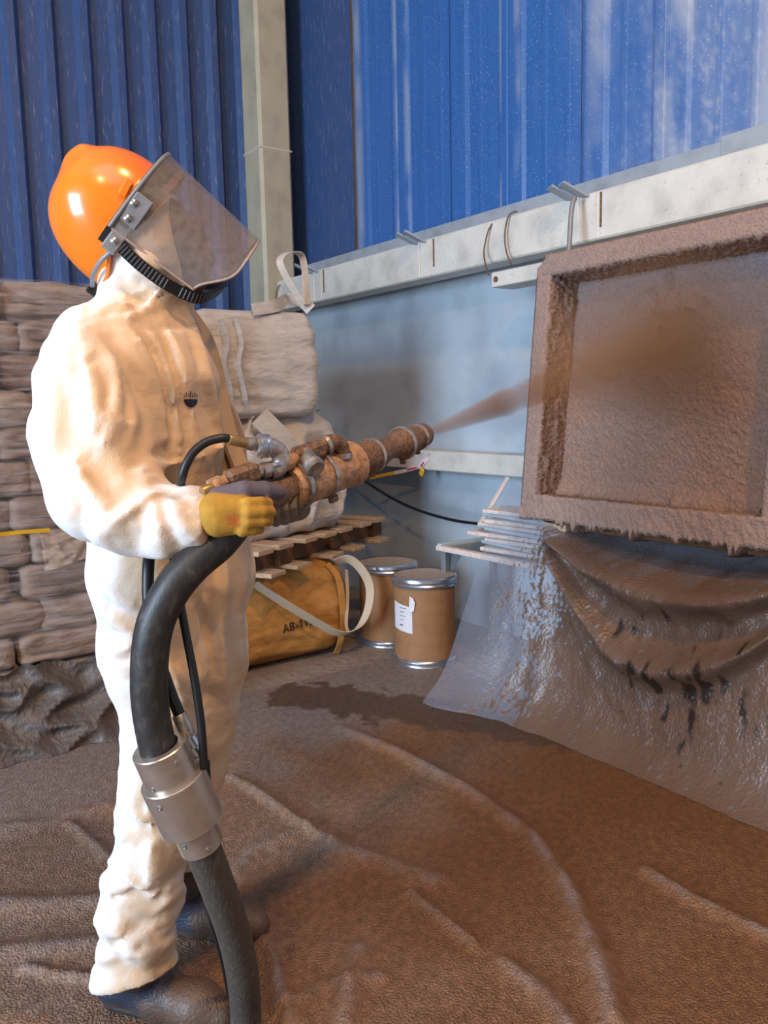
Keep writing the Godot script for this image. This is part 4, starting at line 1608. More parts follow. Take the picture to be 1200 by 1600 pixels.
func build_worker() -> void:
	var who := thing("person", "worker in white hooded coveralls and yellow gloves, standing side-on and aiming the spray lance", "person", Vector3(0.61, 0, -1.79))
	var back := -who.position
	var front := Vector3(0.500, 0.034, 0.864)
	front.y = 0.0
	front = front.normalized()
	var near_side := Vector3(-0.860, 0.124, 0.493)
	near_side.y = 0.0
	near_side = near_side.normalized()
	# coverall
	var s := Body.new()
	s.k = 0.022
	s.chain([[Vector3(0.588, 1.471, -1.607), 0.088], [Vector3(0.577, 1.372, -1.586), 0.122], [Vector3(0.576, 1.248, -1.592), 0.130], [Vector3(0.570, 1.134, -1.604), 0.128], [Vector3(0.550, 1.019, -1.612), 0.112]])
	s.chain([[Vector3(0.623, 1.478, -1.681), 0.080], [Vector3(0.652, 1.395, -1.698), 0.112], [Vector3(0.675, 1.254, -1.684), 0.122], [Vector3(0.687, 1.151, -1.684), 0.130], [Vector3(0.689, 0.991, -1.682), 0.118]])
	s.chain([[Vector3(0.579, 1.490, -1.616), 0.080], [Vector3(0.488, 1.427, -1.584), 0.098], [Vector3(0.467, 1.371, -1.553), 0.112], [Vector3(0.450, 1.279, -1.526), 0.113], [Vector3(0.440, 1.188, -1.476), 0.102]])
	s.chain([[Vector3(0.439, 1.179, -1.475), 0.096], [Vector3(0.470, 1.148, -1.405), 0.076], [Vector3(0.504, 1.137, -1.355), 0.064], [Vector3(0.537, 1.141, -1.314), 0.053], [Vector3(0.568, 1.144, -1.280), 0.045]])
	s.chain([[Vector3(0.676, 1.439, -1.762), 0.088], [Vector3(0.752, 1.292, -1.759), 0.072], [Vector3(0.756, 1.175, -1.738), 0.068], [Vector3(0.741, 1.129, -1.520), 0.042]])
	s.chain([[Vector3(0.564, 1.057, -1.608), 0.110], [Vector3(0.544, 0.987, -1.611), 0.110], [Vector3(0.562, 0.807, -1.608), 0.100], [Vector3(0.560, 0.687, -1.603), 0.090], [Vector3(0.537, 0.465, -1.621), 0.086], [Vector3(0.504, 0.263, -1.650), 0.085], [Vector3(0.486, 0.129, -1.666), 0.085]])
	s.chain([[Vector3(0.682, 1.021, -1.679), 0.118], [Vector3(0.691, 0.957, -1.676), 0.114], [Vector3(0.684, 0.765, -1.676), 0.099], [Vector3(0.673, 0.615, -1.697), 0.079], [Vector3(0.654, 0.403, -1.714), 0.074], [Vector3(0.645, 0.278, -1.725), 0.072]])
	s.add(Vector3(0.528, 1.435, -1.593), Vector3(0.623, 1.445, -1.664), 0.098, 0.095)
	# hood and collar
	s.chain([[Vector3(0.576, 1.675, -1.622), 0.098], [Vector3(0.581, 1.604, -1.608), 0.093], [Vector3(0.582, 1.533, -1.620), 0.083], [Vector3(0.584, 1.485, -1.624), 0.088]])
	s.add(Vector3(0.601, 1.621, -1.596), Vector3(0.612, 1.549, -1.590), 0.078, 0.062)
	# creases of the cloth, laid on the skin: ridges push out, valleys in
	var folds := [
		[[Vector3(0.319, 1.432, -1.026), Vector3(0.343, 1.424, -1.007), Vector3(0.374, 1.418, -0.985), Vector3(0.402, 1.421, -0.965)], 0.0076, -0.0123],
		[[Vector3(0.318, 1.427, -1.025), Vector3(0.332, 1.395, -1.010), Vector3(0.343, 1.352, -0.996), Vector3(0.350, 1.314, -0.985), Vector3(0.342, 1.276, -0.985), Vector3(0.331, 1.247, -0.988)], 0.0133, -0.0280],
		[[Vector3(0.276, 1.285, -1.033), Vector3(0.297, 1.248, -1.012), Vector3(0.317, 1.229, -0.995), Vector3(0.331, 1.242, -0.987)], 0.0114, -0.0245],
		[[Vector3(0.332, 1.304, -0.996), Vector3(0.316, 1.311, -1.009), Vector3(0.298, 1.314, -1.022)], 0.0095, 0.0158],
		[[Vector3(0.270, 1.266, -1.034), Vector3(0.284, 1.228, -1.018), Vector3(0.305, 1.191, -0.998)], 0.0095, 0.0175],
		[[Vector3(0.348, 1.224, -0.973), Vector3(0.323, 1.204, -0.987), Vector3(0.301, 1.185, -1.000), Vector3(0.285, 1.166, -1.008)], 0.0095, 0.0227],
		[[Vector3(0.339, 1.244, -0.982), Vector3(0.361, 1.230, -0.964), Vector3(0.383, 1.210, -0.946)], 0.0095, -0.0192],
		[[Vector3(0.351, 1.147, -0.959), Vector3(0.349, 1.184, -0.965), Vector3(0.343, 1.213, -0.974)], 0.0085, 0.0175],
		[[Vector3(0.382, 1.166, -0.940), Vector3(0.369, 1.195, -0.953), Vector3(0.363, 1.217, -0.961)], 0.0085, 0.0175],
		[[Vector3(0.323, 1.153, -0.979), Vector3(0.332, 1.181, -0.978), Vector3(0.330, 1.208, -0.983)], 0.0095, -0.0140],
		[[Vector3(0.382, 1.218, -0.948), Vector3(0.402, 1.211, -0.933)], 0.0057, 0.0105],
		[[Vector3(0.380, 1.199, -0.946), Vector3(0.402, 1.197, -0.931)], 0.0057, 0.0105],
		[[Vector3(0.378, 1.180, -0.945), Vector3(0.398, 1.183, -0.931)], 0.0057, 0.0105],
		[[Vector3(0.382, 1.208, -0.946), Vector3(0.402, 1.204, -0.931)], 0.0047, -0.0105],
		[[Vector3(0.380, 1.190, -0.945), Vector3(0.400, 1.190, -0.931)], 0.0047, -0.0105],
		[[Vector3(0.292, 1.384, -1.037), Vector3(0.301, 1.346, -1.025), Vector3(0.295, 1.300, -1.022)], 0.0114, 0.0175],
		[[Vector3(0.319, 1.399, -1.021), Vector3(0.325, 1.361, -1.010), Vector3(0.319, 1.323, -1.008), Vector3(0.305, 1.285, -1.012)], 0.0095, 0.0158],
		[[Vector3(0.271, 1.354, -1.047), Vector3(0.271, 1.308, -1.040), Vector3(0.265, 1.263, -1.037)], 0.0114, -0.0158],
		[[Vector3(0.322, 1.384, -1.016), Vector3(0.332, 1.338, -1.002), Vector3(0.325, 1.284, -0.999)], 0.0085, -0.0158],
		[[Vector3(0.343, 1.421, -1.007), Vector3(0.359, 1.383, -0.990), Vector3(0.366, 1.321, -0.975), Vector3(0.365, 1.260, -0.966)], 0.0085, 0.0158],
		[[Vector3(0.362, 1.418, -0.993), Vector3(0.374, 1.367, -0.977), Vector3(0.378, 1.306, -0.964), Vector3(0.374, 1.243, -0.958)], 0.0085, 0.0158],
		[[Vector3(0.353, 1.418, -0.999), Vector3(0.366, 1.371, -0.983), Vector3(0.372, 1.314, -0.970), Vector3(0.370, 1.252, -0.962)], 0.0076, -0.0140],
		[[Vector3(0.380, 1.417, -0.981), Vector3(0.389, 1.367, -0.966), Vector3(0.394, 1.313, -0.954), Vector3(0.393, 1.248, -0.945)], 0.0085, 0.0140],
		[[Vector3(0.372, 1.418, -0.986), Vector3(0.382, 1.367, -0.971), Vector3(0.387, 1.309, -0.959), Vector3(0.384, 1.244, -0.951)], 0.0076, -0.0140],
		[[Vector3(0.405, 1.421, -0.963), Vector3(0.414, 1.358, -0.947), Vector3(0.420, 1.282, -0.931), Vector3(0.421, 1.220, -0.921)], 0.0076, 0.0192],
		[[Vector3(0.397, 1.418, -0.968), Vector3(0.407, 1.358, -0.952), Vector3(0.411, 1.282, -0.937), Vector3(0.411, 1.221, -0.928)], 0.0076, -0.0158],
		[[Vector3(0.333, 1.250, -0.987), Vector3(0.363, 1.254, -0.967), Vector3(0.400, 1.265, -0.943)], 0.0085, 0.0175],
		[[Vector3(0.334, 1.237, -0.984), Vector3(0.370, 1.239, -0.959), Vector3(0.405, 1.242, -0.935)], 0.0085, -0.0175],
		[[Vector3(0.339, 1.267, -0.985), Vector3(0.365, 1.271, -0.968), Vector3(0.390, 1.282, -0.952)], 0.0076, -0.0123],
		[[Vector3(0.280, 1.121, -1.005), Vector3(0.301, 1.095, -0.986), Vector3(0.323, 1.088, -0.969)], 0.0095, 0.0192],
		[[Vector3(0.282, 1.077, -0.996), Vector3(0.304, 1.060, -0.978), Vector3(0.316, 1.047, -0.968)], 0.0095, 0.0175],
		[[Vector3(0.280, 1.098, -1.001), Vector3(0.302, 1.077, -0.982), Vector3(0.320, 1.069, -0.968)], 0.0085, -0.0158],
		[[Vector3(0.278, 1.025, -0.991), Vector3(0.298, 1.037, -0.979), Vector3(0.312, 1.038, -0.969)], 0.0095, 0.0158],
		[[Vector3(0.373, 1.096, -0.935), Vector3(0.384, 1.068, -0.923), Vector3(0.387, 1.015, -0.913)], 0.0085, -0.0175],
		[[Vector3(0.401, 1.133, -0.921), Vector3(0.395, 1.076, -0.917), Vector3(0.398, 1.007, -0.904), Vector3(0.395, 0.953, -0.897)], 0.0095, 0.0210],
		[[Vector3(0.384, 1.091, -0.927), Vector3(0.396, 1.041, -0.911), Vector3(0.402, 0.998, -0.900)], 0.0085, 0.0158],
		[[Vector3(0.421, 1.121, -0.906), Vector3(0.411, 1.060, -0.903), Vector3(0.402, 0.999, -0.900)], 0.0095, -0.0158],
		[[Vector3(0.356, 0.977, -0.929), Vector3(0.377, 0.965, -0.912), Vector3(0.394, 0.973, -0.901)], 0.0095, 0.0158],
		[[Vector3(0.350, 0.932, -0.925), Vector3(0.369, 0.916, -0.910), Vector3(0.389, 0.931, -0.898)], 0.0095, -0.0140],
		[[Vector3(0.286, 0.941, -0.972), Vector3(0.304, 0.925, -0.957), Vector3(0.320, 0.933, -0.947)], 0.0085, 0.0140],
		[[Vector3(0.273, 0.857, -0.968), Vector3(0.292, 0.838, -0.952), Vector3(0.308, 0.826, -0.939)], 0.0085, 0.0192],
		[[Vector3(0.268, 0.831, -0.968), Vector3(0.291, 0.817, -0.949), Vector3(0.322, 0.801, -0.925)], 0.0085, -0.0175],
		[[Vector3(0.262, 0.785, -0.965), Vector3(0.282, 0.759, -0.946), Vector3(0.303, 0.743, -0.929)], 0.0085, 0.0210],
		[[Vector3(0.255, 0.746, -0.964), Vector3(0.281, 0.741, -0.945), Vector3(0.305, 0.746, -0.929)], 0.0066, -0.0210],
		[[Vector3(0.253, 0.765, -0.968), Vector3(0.279, 0.752, -0.948), Vector3(0.301, 0.745, -0.931)], 0.0076, 0.0158],
		[[Vector3(0.244, 0.713, -0.966), Vector3(0.267, 0.692, -0.947), Vector3(0.283, 0.678, -0.933)], 0.0095, 0.0192],
		[[Vector3(0.244, 0.679, -0.961), Vector3(0.273, 0.695, -0.943), Vector3(0.303, 0.713, -0.925)], 0.0085, -0.0175],
		[[Vector3(0.271, 0.671, -0.941), Vector3(0.301, 0.681, -0.921), Vector3(0.327, 0.698, -0.906)], 0.0085, 0.0192],
		[[Vector3(0.309, 0.847, -0.942), Vector3(0.305, 0.795, -0.936), Vector3(0.297, 0.742, -0.933)], 0.0076, 0.0192],
		[[Vector3(0.309, 0.742, -0.925), Vector3(0.324, 0.764, -0.918), Vector3(0.344, 0.779, -0.906)], 0.0085, -0.0158],
		[[Vector3(0.308, 0.726, -0.923), Vector3(0.325, 0.745, -0.914), Vector3(0.339, 0.752, -0.905)], 0.0085, 0.0158],
		[[Vector3(0.325, 1.485, -1.029), Vector3(0.347, 1.470, -1.012), Vector3(0.365, 1.476, -1.000)], 0.0076, -0.0140],
		[[Vector3(0.325, 1.452, -1.025), Vector3(0.351, 1.446, -1.005), Vector3(0.376, 1.462, -0.990), Vector3(0.390, 1.475, -0.982)], 0.0085, 0.0192],
		[[Vector3(0.343, 1.435, -1.009), Vector3(0.372, 1.450, -0.991), Vector3(0.398, 1.464, -0.975)], 0.0085, 0.0175],
		[[Vector3(0.319, 1.468, -1.031), Vector3(0.341, 1.461, -1.015), Vector3(0.360, 1.465, -1.002)], 0.0076, 0.0140],
		[[Vector3(0.335, 1.441, -1.016), Vector3(0.363, 1.453, -0.998), Vector3(0.387, 1.469, -0.984)], 0.0076, -0.0158],
		[[Vector3(0.353, 1.504, -1.012), Vector3(0.368, 1.489, -1.000), Vector3(0.389, 1.495, -0.986)], 0.0076, 0.0123],
	]
	var eye := Vector3(0, 1.32, 0)
	for fd in folds:
		var line := []
		for q in fd[0]:
			line.append(s.meet(q, (q - eye).normalized()))
		line = catmull(line, 2)
		for i in line.size() - 1:
			var a: Vector3 = line[i]
			var b: Vector3 = line[i + 1]
			var ends := 0.55 if i == 0 or i == line.size() - 2 else 1.0
			crease_mid.append((a + b) * 0.5)
			crease_half.append(a.distance_to(b) * 0.5 + fd[1] * 3.5)
			crease_a.append(a)
			crease_ab.append(b - a)
			crease_w.append(fd[1])
			crease_h.append(fd[2] * ends)
	s.most = 0.030
	s.disp = suit_push
	var hood_n := Vector3(0.791, 0.154, 0.594)
	s.cuts = [
		[Vector3(0.644, 1.626, -1.567), hood_n, Vector3(0.648, 1.632, -1.565), 0.125],
		[Vector3(0.485, 0.123, -1.666), Vector3(0.061, -0.935, 0.312).normalized(), Vector3(0.484, 0.102, -1.664), 0.17],
		[Vector3(0.650, 0.299, -1.726), Vector3(-0.090, -0.992, 0.091).normalized(), Vector3(0.645, 0.249, -1.721), 0.13],
		[Vector3(0.560, 1.144, -1.291), Vector3(0.722, -0.102, 0.708).normalized(), Vector3(0.570, 1.144, -1.285), 0.075],
		[Vector3(0.742, 1.129, -1.519), Vector3(0.332, -0.351, 0.904).normalized(), Vector3(0.744, 1.127, -1.505), 0.06],
	]
	var belly := Vector3(0.746, 1.319, -1.571)
	var waist := Vector3(0.742, 1.189, -1.553)
	var sleeve := Vector3(0.520, 1.168, -1.311)
	var stain_and_lamp_tint := func(p: Vector3, n: Vector3) -> Color:
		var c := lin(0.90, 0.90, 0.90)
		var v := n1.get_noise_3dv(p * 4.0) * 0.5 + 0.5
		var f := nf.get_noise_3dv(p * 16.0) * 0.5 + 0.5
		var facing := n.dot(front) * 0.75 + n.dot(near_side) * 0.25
		var soil_and_lamp_tint := smoothstep(-0.05, 0.75, facing) * (0.5 + 0.45 * v)  # tan by facing: real soil plus warm lamplight put into the cloth colour
		c = c.lerp(lin(0.79, 0.635, 0.44), clampf(soil_and_lamp_tint * 1.15, 0.0, 0.85))
		var rub := 1.0 - smoothstep(0.05, 0.20, Vector3(p.x - belly.x, (p.y - belly.y) * 0.6, p.z - belly.z).length() + 0.10 * f)
		c = c.lerp(lin(0.42, 0.28, 0.17), rub * 0.85 * smoothstep(-0.1, 0.35, n.dot(front)))
		rub = 1.0 - smoothstep(0.04, 0.20, p.distance_to(waist) + 0.10 * f)
		c = c.lerp(lin(0.52, 0.37, 0.22), rub * 0.6)
		rub = 1.0 - smoothstep(0.02, 0.13, p.distance_to(sleeve) + 0.10 * f)
		c = c.lerp(lin(0.55, 0.42, 0.28), rub * 0.8 * smoothstep(-0.3, 0.4, n.y))
		return c
	var suit := put("coverall", s.mesh(0.0062, stain_and_lamp_tint), mats.suit, who)
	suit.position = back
	# zip flap down the front, following the cloth
	var cloth := s.all()
	var pts := []
	for q in [Vector3(0.704, 1.535, -1.584), Vector3(0.721, 1.472, -1.562), Vector3(0.736, 1.408, -1.542), Vector3(0.756, 1.331, -1.516), Vector3(0.772, 1.254, -1.492), Vector3(0.785, 1.184, -1.485), Vector3(0.784, 1.112, -1.487)]:
		pts.append(s.meet(q + front * 0.06, -front) + front * 0.002)
	var zs := begin()
	strap(zs, catmull(pts, 6), near_side, 0.05, 0.008)
	var zf := obj("zip_flap", zs, mats.suit_soiled, who)
	zf.position = back
	# printed emblem on the chest
	var mid := s.meet(Vector3(0.511, 1.337, -1.245), (Vector3(0.629, 1.341, -1.533) - eye).normalized())
	var into := -(near_side * 0.8 + front * 0.6).normalized()
	var ex := into.cross(Vector3.UP).normalized()
	var es := begin()
	var lay := func(a: float, b: float) -> Vector3:
		return s.meet(mid + ex * a + Vector3.UP * b - into * 0.05, into) - into * 0.0012
	for i in 12:
		var a0 := PI + PI * i / 12.0
		var a1 := PI + PI * (i + 1) / 12.0
		for k in 2:
			var r0 := k * 0.5
			var r1 := r0 + 0.5
			var A: Vector3 = lay.call(cos(a0) * 0.0125 * r0, sin(a0) * 0.015 * r0)
			var B: Vector3 = lay.call(cos(a1) * 0.0125 * r0, sin(a1) * 0.015 * r0)
			var E: Vector3 = lay.call(cos(a0) * 0.0125 * r1, sin(a0) * 0.015 * r1)
			var G: Vector3 = lay.call(cos(a1) * 0.0125 * r1, sin(a1) * 0.015 * r1)
			quad(es, A, E, G, B)
	var tops := [0.008, 0.012, 0.010, 0.015, 0.010, 0.012, 0.008]
	for i in 7:
		var xx := -0.0105 + i * 0.0035
		quad(es, lay.call(xx, 0.003), lay.call(xx * 1.1, tops[i]), lay.call(xx * 1.1 + 0.0013, tops[i]), lay.call(xx + 0.0013, 0.003))
	var em := obj("emblem", es, mats.emblem, who)
	em.position = back
	# head and neck
	var h := Body.new()
	h.k = 0.018
	var side := Vector3(-0.789, 0.127, 0.601)
	h.add(Vector3(0.595, 1.662, -1.607), Vector3(0.609, 1.646, -1.595), 0.078, 0.076)
	h.add(Vector3(0.625, 1.621, -1.580), Vector3(0.638, 1.584, -1.564), 0.058, 0.046)
	h.add(Vector3(0.650, 1.550, -1.550), Vector3(0.642, 1.565, -1.559), 0.020, 0.036)
	h.add(Vector3(0.660, 1.660, -1.560), Vector3(0.665, 1.648, -1.555), 0.016, 0.018)
	h.chain([[Vector3(0.663, 1.646, -1.556), 0.009], [Vector3(0.675, 1.615, -1.543), 0.011], [Vector3(0.681, 1.606, -1.538), 0.0125]])
	for k in [-1.0, 1.0]:
		h.add(Vector3(0.650, 1.656, -1.567) + side * k * 0.03, Vector3(0.662, 1.654, -1.559) + side * k * 0.014, 0.014, 0.013)   # brow
		h.add(Vector3(0.642, 1.617, -1.566) + side * k * 0.036, Vector3(0.651, 1.602, -1.558) + side * k * 0.022, 0.022, 0.018)  # cheek
		h.add(Vector3(0.672, 1.605, -1.543) + side * k * 0.010, Vector3(0.673, 1.604, -1.543) + side * k * 0.011, 0.008, 0.008)  # nostril
		h.add(Vector3(0.667, 1.584, -1.544), Vector3(0.658, 1.581, -1.550) + side * k * 0.018, 0.0075, 0.005)                     # lips
		h.add(Vector3(0.666, 1.575, -1.543), Vector3(0.658, 1.576, -1.549) + side * k * 0.016, 0.0075, 0.005)
		h.add(Vector3(0.594, 1.640, -1.604) + side * k * 0.078, Vector3(0.594, 1.618, -1.601) + side * k * 0.077, 0.014, 0.010)  # ear
	h.chain([[Vector3(0.598, 1.579, -1.592), 0.058], [Vector3(0.594, 1.497, -1.619), 0.060], [Vector3(0.600, 1.424, -1.640), 0.085]])
	var hd := put("head", h.mesh(0.0045), mats.skin, who)
	hd.position = back
	for k in [-1.0, 1.0]:
		var c: Vector3 = Vector3(0.658, 1.640, -1.559) + side * k * 0.030
		var ew := begin()
		lathe(ew, c - side * 0.0, Vector3(0.702, 0.004, 0.740), [[-0.011, 0.0], [-0.008, 0.008], [0.0, 0.0115], [0.008, 0.008], [0.011, 0.0]], 14)
		var e := obj("eye", ew, mats.eye_white, who)
		e.position = back
		var ei := begin()
		lathe(ei, c + Vector3(0.702, 0.004, 0.740).normalized() * 0.0092, Vector3(0.702, 0.004, 0.740), [[0.0, 0.0055], [0.0016, 0.0045], [0.0025, 0.0]], 12)
		obj("iris", ei, mats.eye_dark, e)
	# right glove, the near one: yellow back, grey thumb and palm
	var g := Body.new()
	g.k = 0.010
	g.add(Vector3(0.544, 1.142, -1.296), Vector3(0.558, 1.147, -1.264), 0.030, 0.033)
	g.add(Vector3(0.554, 1.157, -1.261), Vector3(0.584, 1.158, -1.242), 0.031, 0.024)
	g.add(Vector3(0.555, 1.141, -1.258), Vector3(0.581, 1.138, -1.242), 0.029, 0.022)
	var ks := [Vector3(0.589, 1.169, -1.221), Vector3(0.587, 1.154, -1.215), Vector3(0.586, 1.138, -1.217), Vector3(0.580, 1.123, -1.227)]
	var tp := [Vector3(0.612, 1.169, -1.217), Vector3(0.612, 1.154, -1.210), Vector3(0.611, 1.138, -1.213), Vector3(0.600, 1.123, -1.223)]
	var t2 := [Vector3(0.633, 1.164, -1.234), Vector3(0.633, 1.150, -1.226), Vector3(0.632, 1.134, -1.232), Vector3(0.618, 1.120, -1.240)]
	var t3 := [Vector3(0.637, 1.157, -1.264), Vector3(0.638, 1.145, -1.262), Vector3(0.636, 1.133, -1.264), Vector3(0.624, 1.123, -1.268)]
	for i in 4:
		var fr: float = [0.0086, 0.0091, 0.0088, 0.0078][i]
		g.chain([[ks[i], fr + 0.002], [tp[i], fr], [t2[i], fr - 0.0006], [t3[i], fr - 0.002]])
	var th := [Vector3(0.558, 1.176, -1.267), Vector3(0.598, 1.185, -1.253), Vector3(0.635, 1.183, -1.252), Vector3(0.667, 1.178, -1.259)]
	g.chain([[th[0], 0.018], [th[1], 0.0175], [th[2], 0.0165], [th[3], 0.0135]])
	g.k = 0.0035
	var print_at := Vector3(0.564, 1.143, -1.221)
	var gp := func(p: Vector3, n: Vector3) -> Color:
		var d := 9.0
		for i in 3:
			var ab: Vector3 = th[i + 1] - th[i]
			var t := clampf((p - th[i]).dot(ab) / ab.length_squared(), 0.0, 1.0)
			d = minf(d, (p - th[i] - ab * t).length())
		var v := nf.get_noise_3dv(p * 22.0) * 0.5 + 0.5
		var c := lin(0.72, 0.54, 0.16).lerp(lin(0.58, 0.42, 0.14), v)
		c = c.lerp(lin(0.36, 0.33, 0.37), 1.0 - smoothstep(0.0185, 0.021, d))
		var smudge := 1.0 - smoothstep(0.008, 0.020, p.distance_to(print_at) + 0.012 * absf(nf.get_noise_3dv(p * 90.0)))
		return c.lerp(lin(0.62, 0.28, 0.12), smudge * 0.8)
	var rg := put("glove", g.mesh(0.0032, gp), mats.glove, who)
	rg.position = back
	# left glove, dark with grime: fingers wrapped round the pipe from below
	var l := Body.new()
	l.k = 0.003
	for i in 4:
		var x := 429.0 + 13.0 * i
		var r: float = [0.0078, 0.0082, 0.0080, 0.0072][i]
		var fp: Array = [[Vector3(0.713, 1.124, -1.354), Vector3(0.693, 1.118, -1.324), Vector3(0.679, 1.140, -1.301), Vector3(0.684, 1.162, -1.301)], [Vector3(0.732, 1.125, -1.359), Vector3(0.712, 1.119, -1.327), Vector3(0.698, 1.143, -1.303), Vector3(0.703, 1.166, -1.303)],
			[Vector3(0.751, 1.126, -1.364), Vector3(0.731, 1.122, -1.331), Vector3(0.718, 1.145, -1.306), Vector3(0.723, 1.167, -1.306)], [Vector3(0.771, 1.129, -1.369), Vector3(0.750, 1.126, -1.336), Vector3(0.739, 1.145, -1.313), Vector3(0.742, 1.162, -1.312)]][i]
		l.chain([[fp[0], r + 0.003], [fp[1], r + 0.0015], [fp[2], r + 0.0005], [fp[3], r - 0.001]])
	l.add(Vector3(0.725, 1.125, -1.382), Vector3(0.774, 1.130, -1.385), 0.024, 0.024)
	l.add(Vector3(0.734, 1.137, -1.402), Vector3(0.781, 1.142, -1.407), 0.022, 0.022)
	l.chain([[Vector3(0.726, 1.157, -1.386), 0.015], [Vector3(0.742, 1.184, -1.373), 0.0125], [Vector3(0.756, 1.196, -1.359), 0.011]])
	l.add(Vector3(0.733, 1.130, -1.414), Vector3(0.740, 1.130, -1.508), 0.03, 0.032)
	var lp := func(p: Vector3, n: Vector3) -> Color:
		var v := nf.get_noise_3dv(p * 25.0) * 0.5 + 0.5
		return lin(0.36, 0.325, 0.30).lerp(lin(0.48, 0.42, 0.35), v)
	var lg := put("glove", l.mesh(0.0034, lp), mats.glove, who)
	lg.position = back
	lg.set_meta("label", "grimy dark left glove")
	rg.set_meta("label", "yellow right glove with grey thumb")
	# boots
	var feet := [
		[[Vector3(0.488, 0.05, -1.765), 0.046], [Vector3(0.545, 0.048, -1.675), 0.045], [Vector3(0.60, 0.046, -1.59), 0.048], [Vector3(0.632, 0.036, -1.545), 0.038], Vector3(0.520, 0.11, -1.725), Vector3(0.493, 0.146, -1.670)],
		[[Vector3(0.675, 0.05, -1.955), 0.044], [Vector3(0.73, 0.048, -1.89), 0.044], [Vector3(0.80, 0.045, -1.82), 0.046], [Vector3(0.835, 0.036, -1.785), 0.036], Vector3(0.70, 0.12, -1.93), Vector3(0.651, 0.314, -1.727)]]
	for fdat in feet:
		var b := Body.new()
		b.k = 0.03
		b.chain([fdat[0], fdat[1], fdat[2], fdat[3]])
		b.chain([fdat[0], [fdat[4], 0.054], [fdat[5], 0.056]])
		b.add(fdat[4], fdat[1][0], 0.045, 0.045)
		b.cuts = [[Vector3(0.6, 0.004, -1.8), Vector3.DOWN, Vector3(0.6, -0.1, -1.8), 0.5]]
		var toe: Vector3 = fdat[3][0]
		var heel: Vector3 = fdat[0][0]
		var bp := func(p: Vector3, n: Vector3) -> Color:
			var q := (p - heel).dot((toe - heel).normalized()) / heel.distance_to(toe)
			var v := nf.get_noise_3dv(p * 14.0) * 0.5
			var c := lin(0.15, 0.185, 0.25).lerp(lin(0.36, 0.27, 0.21), clampf(smoothstep(0.25, 0.65, q + v * 0.5), 0.0, 0.9))
			return c.lerp(lin(0.38, 0.30, 0.24), 0.8 * (1.0 - smoothstep(0.01, 0.05, p.y + v * 0.03)))
		var bo := put("boot", b.mesh(0.007, bp), mats.boot, who)
		bo.position = back
		var tread := Body.new()
		tread.k = 0.01
		for q in [[-0.022, 0.0], [0.022, 0.0]]:
			var sd: Vector3 = (toe - heel).cross(Vector3.UP).normalized() * q[0]
			var dn := Vector3(0, -0.032, 0)
			tread.chain([[fdat[0][0] + sd + dn, 0.022], [fdat[1][0] + sd * 0.8 + dn, 0.019], [fdat[2][0] + sd * 1.1 + dn, 0.022], [fdat[3][0] + sd * 0.6 + Vector3(0, -0.02, 0), 0.020]])
		tread.cuts = [[Vector3(0.6, 0.003, -1.8), Vector3.DOWN, Vector3(0.6, -0.1, -1.8), 0.5], [Vector3(0.6, 0.022, -1.8), Vector3.UP, Vector3(0.6, 0.1, -1.8), 0.5]]
		put("sole", tread.mesh(0.006), mats.sole, bo)


